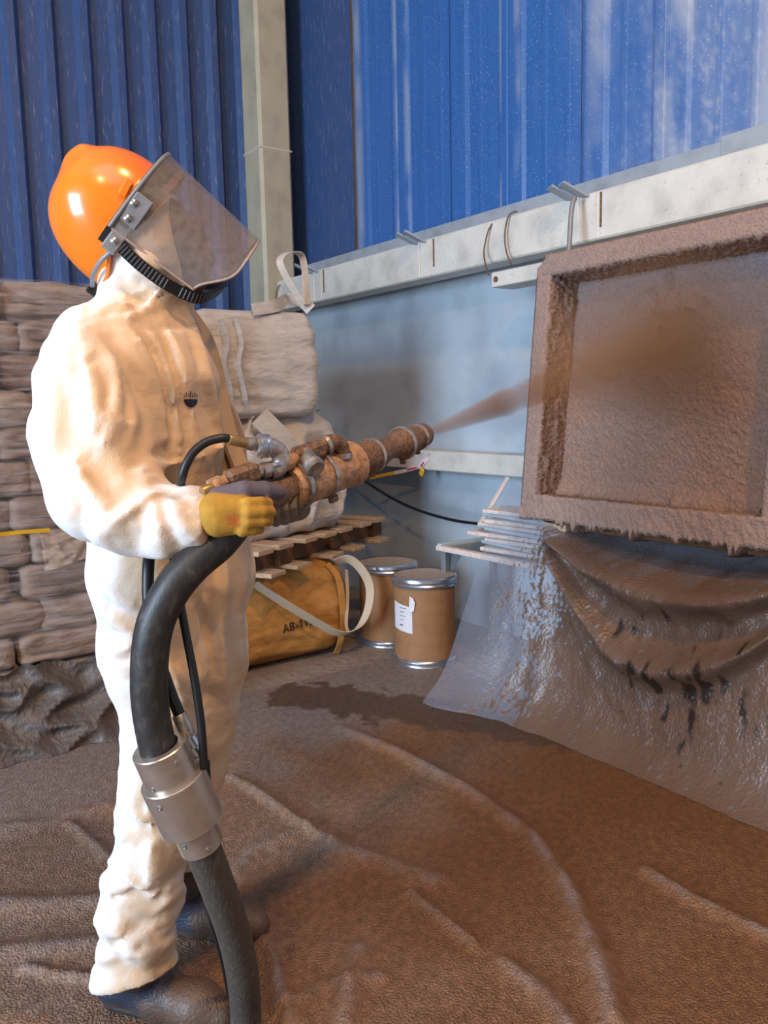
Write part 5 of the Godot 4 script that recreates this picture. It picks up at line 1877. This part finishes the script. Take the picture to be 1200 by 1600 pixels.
# ---------------------------------------------------------------- hard hat with face shield
func build_helmet() -> void:
	var hh := thing("hard_hat", "orange hard hat with a flipped-down clear face shield, worn by the worker", "hard hat", Vector3(0.548, 1.684, -1.631))
	var bx := Vector3(0.512, 0.772, 0.375).normalized()
	var by := Vector3(-0.744, 0.635, -0.197)
	by = (by - bx * by.dot(bx)).normalized()
	hh.basis = Basis(bx, by, bx.cross(by))
	# shell: x forward, y up, z towards the near side
	var rows := 26
	var cols := 73
	var pos := PackedVector3Array()
	for r in rows:
		var th := PI * 0.5 * (r - 2) / (rows - 3.0)
		for c in cols:
			var ph := TAU * c / (cols - 1.0)
			var cx := cos(ph)
			var cz := sin(ph)
			var af := 0.120 if cx > 0 else 0.128
			var skirt := -0.034 * smoothstep(-0.15, -0.75, cx)
			var p: Vector3
			if r <= 1:
				var o := 0.010 if r == 0 else 0.004
				p = Vector3(cx * (af + o), -0.004 + skirt - (0.006 if r == 0 else 0.0), cz * (0.108 + o))
			else:
				var cc := pow(maxf(cos(th), 0.0), 0.80)
				var ss := pow(maxf(sin(th), 0.0), 0.92)
				p = Vector3(cx * af * cc, 0.128 * ss + skirt * (1.0 - ss), cz * 0.108 * cc)
				var ridge := exp(-pow(p.z / 0.024, 2.0)) * smoothstep(0.50, 0.75, ss) * smoothstep(-0.02, 0.03, p.x) * (1.0 - smoothstep(0.055, 0.085, p.x))
				p += Vector3(0.006, 0.013, 0.0) * ridge
			pos.append(p)
	put("shell", grid_mesh(rows, cols, pos, PackedColorArray(), true), mats.orange, hh)
	var br := begin()
	var rim := []
	for c in 60:
		var ph := TAU * c / 59.0
		var af := 0.130 if cos(ph) > 0 else 0.138
		rim.append(Vector3(cos(ph) * af, -0.010 - 0.034 * smoothstep(-0.15, -0.75, cos(ph)), sin(ph) * 0.118))
	tube(br, rim, 0.0035, 8)
	obj("brim_edge", br, mats.orange, hh)
	var sl := begin()
	cbox(sl, Transform3D(Basis(Vector3(0, 0, 1), 0.1) * Basis(Vector3(0, 1, 0), -0.3), Vector3(0.052, 0.014, 0.106)), Vector3(0.032, 0.018, 0.012), 0.004)
	obj("side_slot", sl, mats.orange, hh)
	# carrier band round the front of the brim
	var cb := begin()
	var arc := []
	for i in 41:
		var a := deg_to_rad(-112 + 224.0 * i / 40)
		arc.append(Vector3(0.004 + 0.140 * cos(a), -0.012, 0.124 * sin(a)))
	strap(cb, arc, Vector3(0, 1, 0), 0.030, 0.007)
	obj("carrier_band", cb, mats.black_plastic, hh)
	for k in [-1.0, 1.0]:
		var bk := begin()
		cbox(bk, Transform3D(Basis(Vector3.UP, 0.0), Vector3(0.032, -0.022, 0.128 * k)), Vector3(0.058, 0.034, 0.005), 0.003)
		cbox(bk, Transform3D(Basis(Vector3.UP, 0.12 * k), Vector3(-0.025, -0.022, 0.126 * k)), Vector3(0.062, 0.028, 0.007), 0.003)
		obj("bracket", bk, mats.grey_steel if k > 0 else mats.black_plastic, hh)
		for q in [Vector3(0.040, -0.012, 0), Vector3(0.012, -0.018, 0), Vector3(-0.034, -0.022, 0)]:
			var rv := begin()
			lathe(rv, q + Vector3(0, 0, 0.129 * k), Vector3(0, 0, k), [[0.0, 0.007], [0.004, 0.0065], [0.007, 0.003], [0.008, 0.0]], 14)
			obj("rivet", rv, mats.steel, hh)
	# the shield itself
	var vr := 44
	var vc := 70
	pos = PackedVector3Array()
	var low := []
	var near_edge := []
	for r in vr:
		var t := r / (vr - 1.0)
		for c in vc:
			var f := 2.0 * c / (vc - 1.0) - 1.0
			var a := deg_to_rad(98.0 * f)
			var deep := 0.218 - 0.046 * pow(smoothstep(0.58, 1.0, absf(f)), 1.8)
			var y := -0.006 - deep * t
			var p := Vector3((0.150 - 0.016 * t) * cos(a) + 0.002, y, (0.130 - 0.012 * t) * sin(a))
			pos.append(p)
			if r == vr - 1:
				low.append(p)
	var vs := put("face_shield", grid_mesh(vr, vc, pos), mats.visor, hh)
	var tr := begin()
	var loop := []
	for r in vr:
		loop.append(pos[r * vc])
	for p in low:
		loop.append(p)
	for r in vr:
		loop.append(pos[(vr - 1 - r) * vc + vc - 1])
	tube(tr, loop, 0.0026, 8)
	obj("shield_trim", tr, mats.visor_edge, vs)
	var tt := begin()
	var top := []
	for c in vc:
		top.append(pos[c] + Vector3(0, 0.004, 0))
	tube(tt, top, 0.004, 8)
	obj("shield_top_rim", tt, mats.grey_steel, vs)
	var cg := begin()
	var garc := []
	for i in 31:
		var a := deg_to_rad(-80 + 160.0 * i / 30)
		garc.append(Vector3(0.004 + 0.136 * cos(a), -0.040, 0.121 * sin(a)))
	strap(cg, garc, Vector3(0, 1, 0), 0.012, 0.004)
	obj("sweat_band", cg, mats.dirty_iron, hh)
	# ribbed chin guard strap
	var cs := begin()
	var sp := catmull([Vector3(-0.034, -0.030, 0.124), Vector3(-0.040, -0.08, 0.126), Vector3(-0.038, -0.14, 0.120), Vector3(-0.024, -0.195, 0.098), Vector3(0.010, -0.220, 0.045), Vector3(0.022, -0.222, 0.0), Vector3(0.016, -0.218, -0.040), Vector3(-0.004, -0.19, -0.086), Vector3(-0.02, -0.10, -0.112), Vector3(-0.028, -0.030, -0.118)], 8)
	strap(cs, sp, Vector3(1, -0.1, 0), 0.022, 0.006)
	var ch := obj("chin_strap", cs, mats.black_plastic, hh)
	for i in range(2, 26):
		if i > 15 and i < 19:
			continue
		var rb := begin()
		var p: Vector3 = sp[i]
		var d: Vector3 = (sp[i + 1] - sp[i - 1]).normalized()
		var w := Vector3(1, -0.1, 0)
		w = (w - d * w.dot(d)).normalized()
		var o := d.cross(w) * (1.0 if d.cross(w).z > 0 else -1.0)
		cbox(rb, Transform3D(Basis(w, d, w.cross(d)), p + o * 0.0035), Vector3(0.019, 0.0036, 0.003), 0.001)
		obj("rib", rb, mats.grey_plastic, ch)
	# cord and clip at the nape
	var nc := begin()
	tube(nc, catmull([Vector3(-0.045, -0.030, 0.117), Vector3(-0.075, -0.022, 0.108), Vector3(-0.108, -0.022, 0.080), Vector3(-0.130, -0.030, 0.052)], 6), 0.0045, 8)
	obj("nape_cord", nc, mats.grey_steel, hh)
	var ncl := begin()
	cbox(ncl, Transform3D(Basis(Vector3.UP, 0.9), Vector3(-0.134, -0.036, 0.046)), Vector3(0.03, 0.022, 0.010), 0.003)
	obj("nape_clip", ncl, mats.black_plastic, hh)


# ---------------------------------------------------------------- spray gun
func rod(st: SurfaceTool, a: Vector3, b: Vector3, r: float, seg := 20) -> void:
	var l := a.distance_to(b)
	lathe(st, a, b - a, [[0.0, 0.0], [0.0, r * 0.9], [minf(0.002, l * 0.2), r], [l - minf(0.002, l * 0.2), r], [l, r * 0.9], [l, 0.0]], seg)


func build_gun() -> void:
	var muzzle := Vector3(1.155, 1.260, -1.458)
	var axis := (Vector3(2.597, 1.537, -1.905) - muzzle).normalized()
	var gun := thing("spray_gun", "dirty metal spray lance with valves, held in both of the worker's gloves", "spray gun", muzzle - axis * 0.4)
	var off := -gun.position
	var add := func(called: String, st: SurfaceTool, m: Material) -> MeshInstance3D:
		var o := obj(called, st, m, gun)
		o.position = off
		return o
	var st := begin()
	lathe(st, muzzle - axis * 0.575, axis, [[0.0, 0.0], [0.0, 0.027], [0.13, 0.027], [0.13, 0.0]], 28)
	add.call("rear_pipe", st, mats.dirty_iron)
	st = begin()
	lathe(st, muzzle - axis * 0.462, axis, [[0.0, 0.0], [0.0, 0.036], [0.006, 0.040], [0.016, 0.040], [0.018, 0.037], [0.03, 0.038], [0.034, 0.042], [0.10, 0.042], [0.16, 0.042], [0.163, 0.045], [0.183, 0.045], [0.187, 0.038], [0.187, 0.0]], 40)
	add.call("body", st, mats.dusty_metal)
	for d in [0.448, 0.378]:
		st = begin()
		lathe(st, muzzle - axis * d, axis, [[0.0, 0.040], [0.0, 0.0455], [0.008, 0.0465], [0.012, 0.0445], [0.012, 0.040]], 40)
		add.call("clamp_ring", st, mats.worn_steel)
	st = begin()
	cbox(st, Transform3D(frame_of(axis), Vector3(0.823, 1.148, -1.336)), Vector3(0.012, 0.022, 0.014), 0.003)
	add.call("clamp_bolt", st, mats.dirty_iron)
	st = begin()
	lathe(st, muzzle - axis * 0.28, axis, [[0.0, 0.0], [0.0, 0.024], [0.02, 0.026], [0.045, 0.031], [0.062, 0.0345], [0.08, 0.0335], [0.095, 0.029], [0.115, 0.0235], [0.128, 0.0225], [0.142, 0.0245], [0.158, 0.0305], [0.172, 0.0345], [0.188, 0.032], [0.202, 0.0275], [0.216, 0.0255], [0.226, 0.0275], [0.24, 0.0275], [0.256, 0.0255], [0.262, 0.022], [0.262, 0.016], [0.23, 0.013], [0.23, 0.0]], 36)
	add.call("lance", st, mats.dirty_iron)
	for d in [[0.214, 0.0342], [0.106, 0.0345], [0.050, 0.0275]]:
		st = begin()
		lathe(st, muzzle - axis * d[0], axis, [[-0.004, d[1] - 0.003], [-0.004, d[1] + 0.002], [0.004, d[1] + 0.002], [0.004, d[1] - 0.003]], 36)
		add.call("clamp_band", st, mats.worn_steel)
		st = begin()
		cbox(st, Transform3D(frame_of(axis), muzzle - axis * d[0] + Vector3(0, -d[1] - 0.004, 0)), Vector3(0.012, 0.010, 0.012), 0.002)
		add.call("band_lug", st, mats.dirty_iron)
	# valves and pipework along the top
	st = begin()
	rod(st, Vector3(0.536, 1.187, -1.278), Vector3(0.559, 1.193, -1.282), 0.009)
	add.call("brass_tail", st, mats.brass)
	st = begin()
	lathe(st, Vector3(0.555, 1.191, -1.284), Vector3(0.584, 1.200, -1.290) - Vector3(0.555, 1.191, -1.284), [[0.0, 0.0], [0.0, 0.0155], [0.022, 0.0155], [0.022, 0.012], [0.032, 0.012], [0.032, 0.0]], 6)
	add.call("hex_nut", st, mats.dusty_metal)
	st = begin()
	bar(st, Vector3(0.583, 1.198, -1.290), Vector3(0.647, 1.214, -1.297), 0.036, 0.034, 0.008)
	add.call("valve_block", st, mats.dirty_iron)
	st = begin()
	rod(st, Vector3(0.616, 1.206, -1.293), Vector3(0.602, 1.172, -1.279), 0.011)
	add.call("valve_stem", st, mats.worn_steel)
	st = begin()
	lathe(st, Vector3(0.645, 1.212, -1.298), Vector3(0.679, 1.214, -1.305) - Vector3(0.645, 1.212, -1.298), [[0.0, 0.0], [0.0, 0.0125], [0.01, 0.0125], [0.01, 0.015], [0.026, 0.015], [0.026, 0.0]], 8)
	add.call("hex_nut", st, mats.worn_steel)
	st = begin()
	tube(st, catmull([Vector3(0.647, 1.256, -1.303), Vector3(0.669, 1.255, -1.306), Vector3(0.690, 1.248, -1.306), Vector3(0.699, 1.231, -1.306), Vector3(0.693, 1.216, -1.308), Vector3(0.675, 1.211, -1.308)], 6), 0.0165, 18)
	add.call("elbow", st, mats.worn_steel)
	st = begin()
	lathe(st, Vector3(0.655, 1.256, -1.304), Vector3(0.674, 1.255, -1.303) - Vector3(0.655, 1.256, -1.304), [[0.0, 0.012], [0.0, 0.021], [0.006, 0.021], [0.006, 0.018], [0.012, 0.018], [0.012, 0.021], [0.017, 0.021], [0.017, 0.012]], 24)
	lathe(st, Vector3(0.686, 1.221, -1.312), Vector3(0.688, 1.209, -1.308) - Vector3(0.686, 1.221, -1.312), [[0.0, 0.012], [0.0, 0.021], [0.006, 0.021], [0.006, 0.012]], 24)
	add.call("elbow_collar", st, mats.zinc)
	st = begin()
	lathe(st, Vector3(0.692, 1.219, -1.307), Vector3(0.730, 1.230, -1.315) - Vector3(0.692, 1.219, -1.307), [[0.0, 0.0], [0.0, 0.013], [0.012, 0.013], [0.012, 0.0165], [0.03, 0.0165], [0.03, 0.012], [0.05, 0.012], [0.05, 0.0]], 8)
	add.call("hex_nut", st, mats.dusty_metal)
	st = begin()
	bar(st, Vector3(0.728, 1.230, -1.317), Vector3(0.800, 1.246, -1.330), 0.034, 0.034, 0.009)
	add.call("valve_block", st, mats.dirty_iron)
	st = begin()
	lathe(st, Vector3(0.752, 1.235, -1.319), Vector3(0.755, 1.211, -1.282) - Vector3(0.752, 1.235, -1.319), [[0.0, 0.0], [0.0, 0.017], [0.03, 0.017], [0.03, 0.0195], [0.042, 0.0195], [0.046, 0.016], [0.046, 0.006], [0.043, 0.0]], 24)
	add.call("valve_bonnet", st, mats.worn_steel)
	st = begin()
	tube(st, catmull([Vector3(0.795, 1.246, -1.333), Vector3(0.815, 1.254, -1.333), Vector3(0.835, 1.253, -1.335), Vector3(0.846, 1.240, -1.337), Vector3(0.847, 1.216, -1.341)], 6), 0.0155, 18)
	add.call("elbow", st, mats.dirty_iron)
	st = begin()
	lathe(st, Vector3(0.805, 1.249, -1.333), Vector3(0.816, 1.253, -1.333) - Vector3(0.805, 1.249, -1.333), [[0.0, 0.012], [0.0, 0.0185], [0.008, 0.0185], [0.008, 0.012]], 24)
	lathe(st, Vector3(0.846, 1.234, -1.339), Vector3(0.847, 1.223, -1.340) - Vector3(0.846, 1.234, -1.339), [[0.0, 0.012], [0.0, 0.0205], [0.01, 0.0205], [0.01, 0.012]], 24)
	add.call("elbow_collar", st, mats.worn_steel)
	st = begin()
	tube(st, [Vector3(0.648, 1.190, -1.311), Vector3(0.711, 1.197, -1.329), Vector3(0.784, 1.213, -1.348)], 0.017, 18)
	add.call("bypass_tube", st, mats.black_cable)


# ---------------------------------------------------------------- hoses
func build_hoses() -> void:
	var mh := thing("material_hose", "thick black rubber hose hanging from the spray lance, with a stepped steel coupling halfway down", "hose", Vector3(0.458, 0.884, -1.335))
	var off := -mh.position
	var st := begin()
	tube(st, catmull([Vector3(0.638, 1.160, -1.295), Vector3(0.621, 1.153, -1.293), Vector3(0.597, 1.128, -1.291), Vector3(0.566, 1.097, -1.293), Vector3(0.524, 1.065, -1.302), Vector3(0.487, 1.021, -1.314), Vector3(0.461, 0.963, -1.327), Vector3(0.452, 0.884, -1.340), Vector3(0.455, 0.808, -1.350), Vector3(0.466, 0.730, -1.353)], 10), 0.0315, 26)
	var a := obj("upper_hose", st, mats.rubber, mh)
	a.position = off
	st = begin()
	var f1 := Vector3(0.582, 0.000, -1.358) + Vector3(0, 0.034, 0)
	var f2 := Vector3(0.446, 0.000, -1.173) + Vector3(0, 0.034, 0)
	tube(st, catmull([Vector3(0.525, 0.570, -1.350), Vector3(0.547, 0.503, -1.361), Vector3(0.578, 0.412, -1.381), Vector3(0.611, 0.312, -1.410), Vector3(0.643, 0.181, -1.447), Vector3(0.662, 0.041, -1.486), f1, f2], 10), 0.0325, 26)
	a = obj("lower_hose", st, mats.dusty_rubber, mh)
	a.position = off
	var c0 := Vector3(0.466, 0.746, -1.353)
	var cd := (Vector3(0.537, 0.534, -1.354) - c0).normalized()
	st = begin()
	lathe(st, c0, cd, [[0.0, 0.034], [0.0, 0.046], [0.002, 0.048], [0.068, 0.048], [0.068, 0.04]], 40)
	a = obj("upper_collar", st, mats.coupling, mh)
	a.position = off
	st = begin()
	lathe(st, c0 + cd * 0.064, cd, [[0.0, 0.04], [0.0, 0.0555], [0.002, 0.057], [0.098, 0.057], [0.100, 0.055], [0.100, 0.03]], 40)
	a = obj("coupling_sleeve", st, mats.coupling, mh)
	a.position = off
	st = begin()
	lathe(st, c0 + cd * 0.160, cd, [[0.0, 0.03], [0.0, 0.039], [0.056, 0.039], [0.058, 0.037], [0.058, 0.030]], 40)
	a = obj("lower_collar", st, mats.coupling, mh)
	a.position = off
	var fr := frame_of(cd)
	var eye := Vector3(0, 1.32, 0)
	for q in [[0.055, 0.048, -0.9], [0.02, 0.048, 0.35], [0.085, 0.057, -0.75], [0.185, 0.039, -0.8], [0.205, 0.039, 0.2]]:
		var to := (eye - c0)
		to = (to - cd * to.dot(cd)).normalized()
		var rt := to.cross(cd).normalized()
		var dir := (to * cos(q[2]) + rt * sin(q[2])).normalized()
		st = begin()
		lathe(st, c0 + cd * q[0] + dir * (q[1] - 0.001), dir, [[0.0, 0.0052], [0.0025, 0.0048], [0.0030, 0.002], [0.0012, 0.0]], 12)
		a = obj("rivet", st, mats.steel, mh)
		a.position = off
	# air hose over the gun
	var ah := thing("air_hose", "thin black hose arching from the lance valves past the sleeve and hanging before the leg", "hose", Vector3(0.517, 1.217, -1.309))
	off = -ah.position
	st = begin()
	tube(st, catmull([Vector3(0.603, 1.270, -1.300), Vector3(0.584, 1.272, -1.301), Vector3(0.560, 1.266, -1.308), Vector3(0.538, 1.250, -1.311), Vector3(0.524, 1.226, -1.315), Vector3(0.521, 1.202, -1.328), Vector3(0.535, 1.176, -1.376), Vector3(0.547, 1.116, -1.432), Vector3(0.532, 1.071, -1.411), Vector3(0.514, 1.025, -1.355), Vector3(0.517, 0.946, -1.334), Vector3(0.524, 0.863, -1.322), Vector3(0.530, 0.782, -1.318), Vector3(0.533, 0.699, -1.321)], 8), 0.0075, 12)
	a = obj("hose", st, mats.black_cable, ah)
	a.position = off
	st = begin()
	rod(st, Vector3(0.596, 1.270, -1.298), Vector3(0.632, 1.262, -1.302), 0.0095)
	a = obj("ferrule", st, mats.brass, ah)
	a.position = off
	st = begin()
	lathe(st, Vector3(0.630, 1.262, -1.303), Vector3(0.655, 1.257, -1.304) - Vector3(0.630, 1.262, -1.303), [[0.0, 0.0], [0.0, 0.0125], [0.014, 0.0125], [0.014, 0.010], [0.027, 0.010], [0.027, 0.0]], 6)
	a = obj("hex_nut", st, mats.worn_steel, ah)
	a.position = off
	# water hose
	var wh := thing("water_hose", "grey hose with a steel hex fitting, hanging behind the thick black hose", "hose", Vector3(0.499, 0.835, -1.361))
	off = -wh.position
	st = begin()
	tube(st, catmull([Vector3(0.508, 1.082, -1.454), Vector3(0.486, 1.056, -1.410), Vector3(0.477, 1.003, -1.396), Vector3(0.477, 0.941, -1.392), Vector3(0.486, 0.889, -1.384), Vector3(0.499, 0.831, -1.375), Vector3(0.514, 0.775, -1.363)], 8), 0.0105, 14)
	a = obj("hose", st, mats.black_cable, wh)
	a.position = off
	st = begin()
	rod(st, Vector3(0.509, 0.790, -1.366), Vector3(0.524, 0.743, -1.356), 0.0135)
	a = obj("ferrule", st, mats.worn_steel, wh)
	a.position = off
	st = begin()
	lathe(st, Vector3(0.522, 0.749, -1.357), Vector3(0.533, 0.708, -1.349) - Vector3(0.522, 0.749, -1.357), [[0.0, 0.0], [0.0, 0.016], [0.020, 0.016], [0.020, 0.019], [0.036, 0.019], [0.040, 0.014], [0.040, 0.0]], 6)
	a = obj("hex_nut", st, mats.zinc, wh)
	a.position = off
	var tl := thing("trailing_cables", "pair of thin black cables running down beside the lower hose to the floor", "cable", Vector3(0.589, 0.307, -1.449))
	off = -tl.position
	for k in 2:
		st = begin()
		var dx := Vector3(0.011, 0, 0.006) * k
		tube(st, catmull([Vector3(0.544, 0.691, -1.368) + dx, Vector3(0.561, 0.547, -1.408) + dx, Vector3(0.565, 0.411, -1.433) + dx, Vector3(0.589, 0.313, -1.462) + dx, Vector3(0.623, 0.195, -1.500) + dx, Vector3(0.655, 0.066, -1.544) + dx, Vector3(0.640, 0.000, -1.475) + Vector3(0, 0.02, 0) + dx, Vector3(0.565, 0.000, -1.300) + Vector3(0, 0.02, 0) + dx], 8), 0.0055, 10)
		a = obj("cable", st, mats.black_cable, tl)
		a.position = off


# ---------------------------------------------------------------- the jet of material in the air
func build_spray() -> void:
	var muzzle := Vector3(1.155, 1.260, -1.458)
	var target := Vector3(2.597, 1.537, -1.905)
	var axis := (target - muzzle).normalized()
	var jet := Node3D.new()
	jet.name = "spray_jet"
	add_child(jet)
	tag(jet, "brown jet of sprayed material streaming from the lance nozzle to the test panel", "spray", "", "stuff")
	# [start behind the muzzle, length, radius at the far end, density]
	var cones := [[0.14, 0.36, 0.036, 10.0], [0.16, 0.62, 0.046, 4.5], [0.16, 1.72, 0.095, 1.5], [0.14, 1.72, 0.15, 0.7], [0.10, 1.72, 0.23, 0.28], [0.06, 1.72, 0.34, 0.16]]
	for c in cones:
		var f := FogVolume.new()
		f.shape = RenderingServer.FOG_VOLUME_SHAPE_CONE
		var l: float = c[1] + c[0]
		f.size = Vector3(c[2] * 2.0, l, c[2] * 2.0)
		var bs := frame_of(-axis)
		f.transform = Transform3D(bs, muzzle - axis * c[0] + axis * l * 0.5)
		var m := FogMaterial.new()
		m.albedo = Color(0.95, 0.74, 0.58)
		m.density = c[3]
		f.material = m
		f.name = "jet_cone"
		jet.add_child(f, true)
	var puffs := [[Vector3(2.336, 1.423, -1.947), Vector3(0.40, 0.30, 0.60), 0.35], [Vector3(2.478, 1.513, -1.923), Vector3(0.50, 0.44, 0.80), 0.35], [Vector3(2.492, 1.530, -1.854), Vector3(0.62, 0.56, 1.0), 0.25], [Vector3(2.531, 1.551, -1.830), Vector3(0.75, 0.66, 1.2), 0.18]]
	for c in puffs:
		var f := FogVolume.new()
		f.shape = RenderingServer.FOG_VOLUME_SHAPE_ELLIPSOID
		f.size = c[1]
		f.position = c[0]
		var m := FogMaterial.new()
		m.albedo = Color(0.95, 0.74, 0.58)
		m.density = c[2]
		f.material = m
		f.name = "rebound_cloud"
		jet.add_child(f, true)
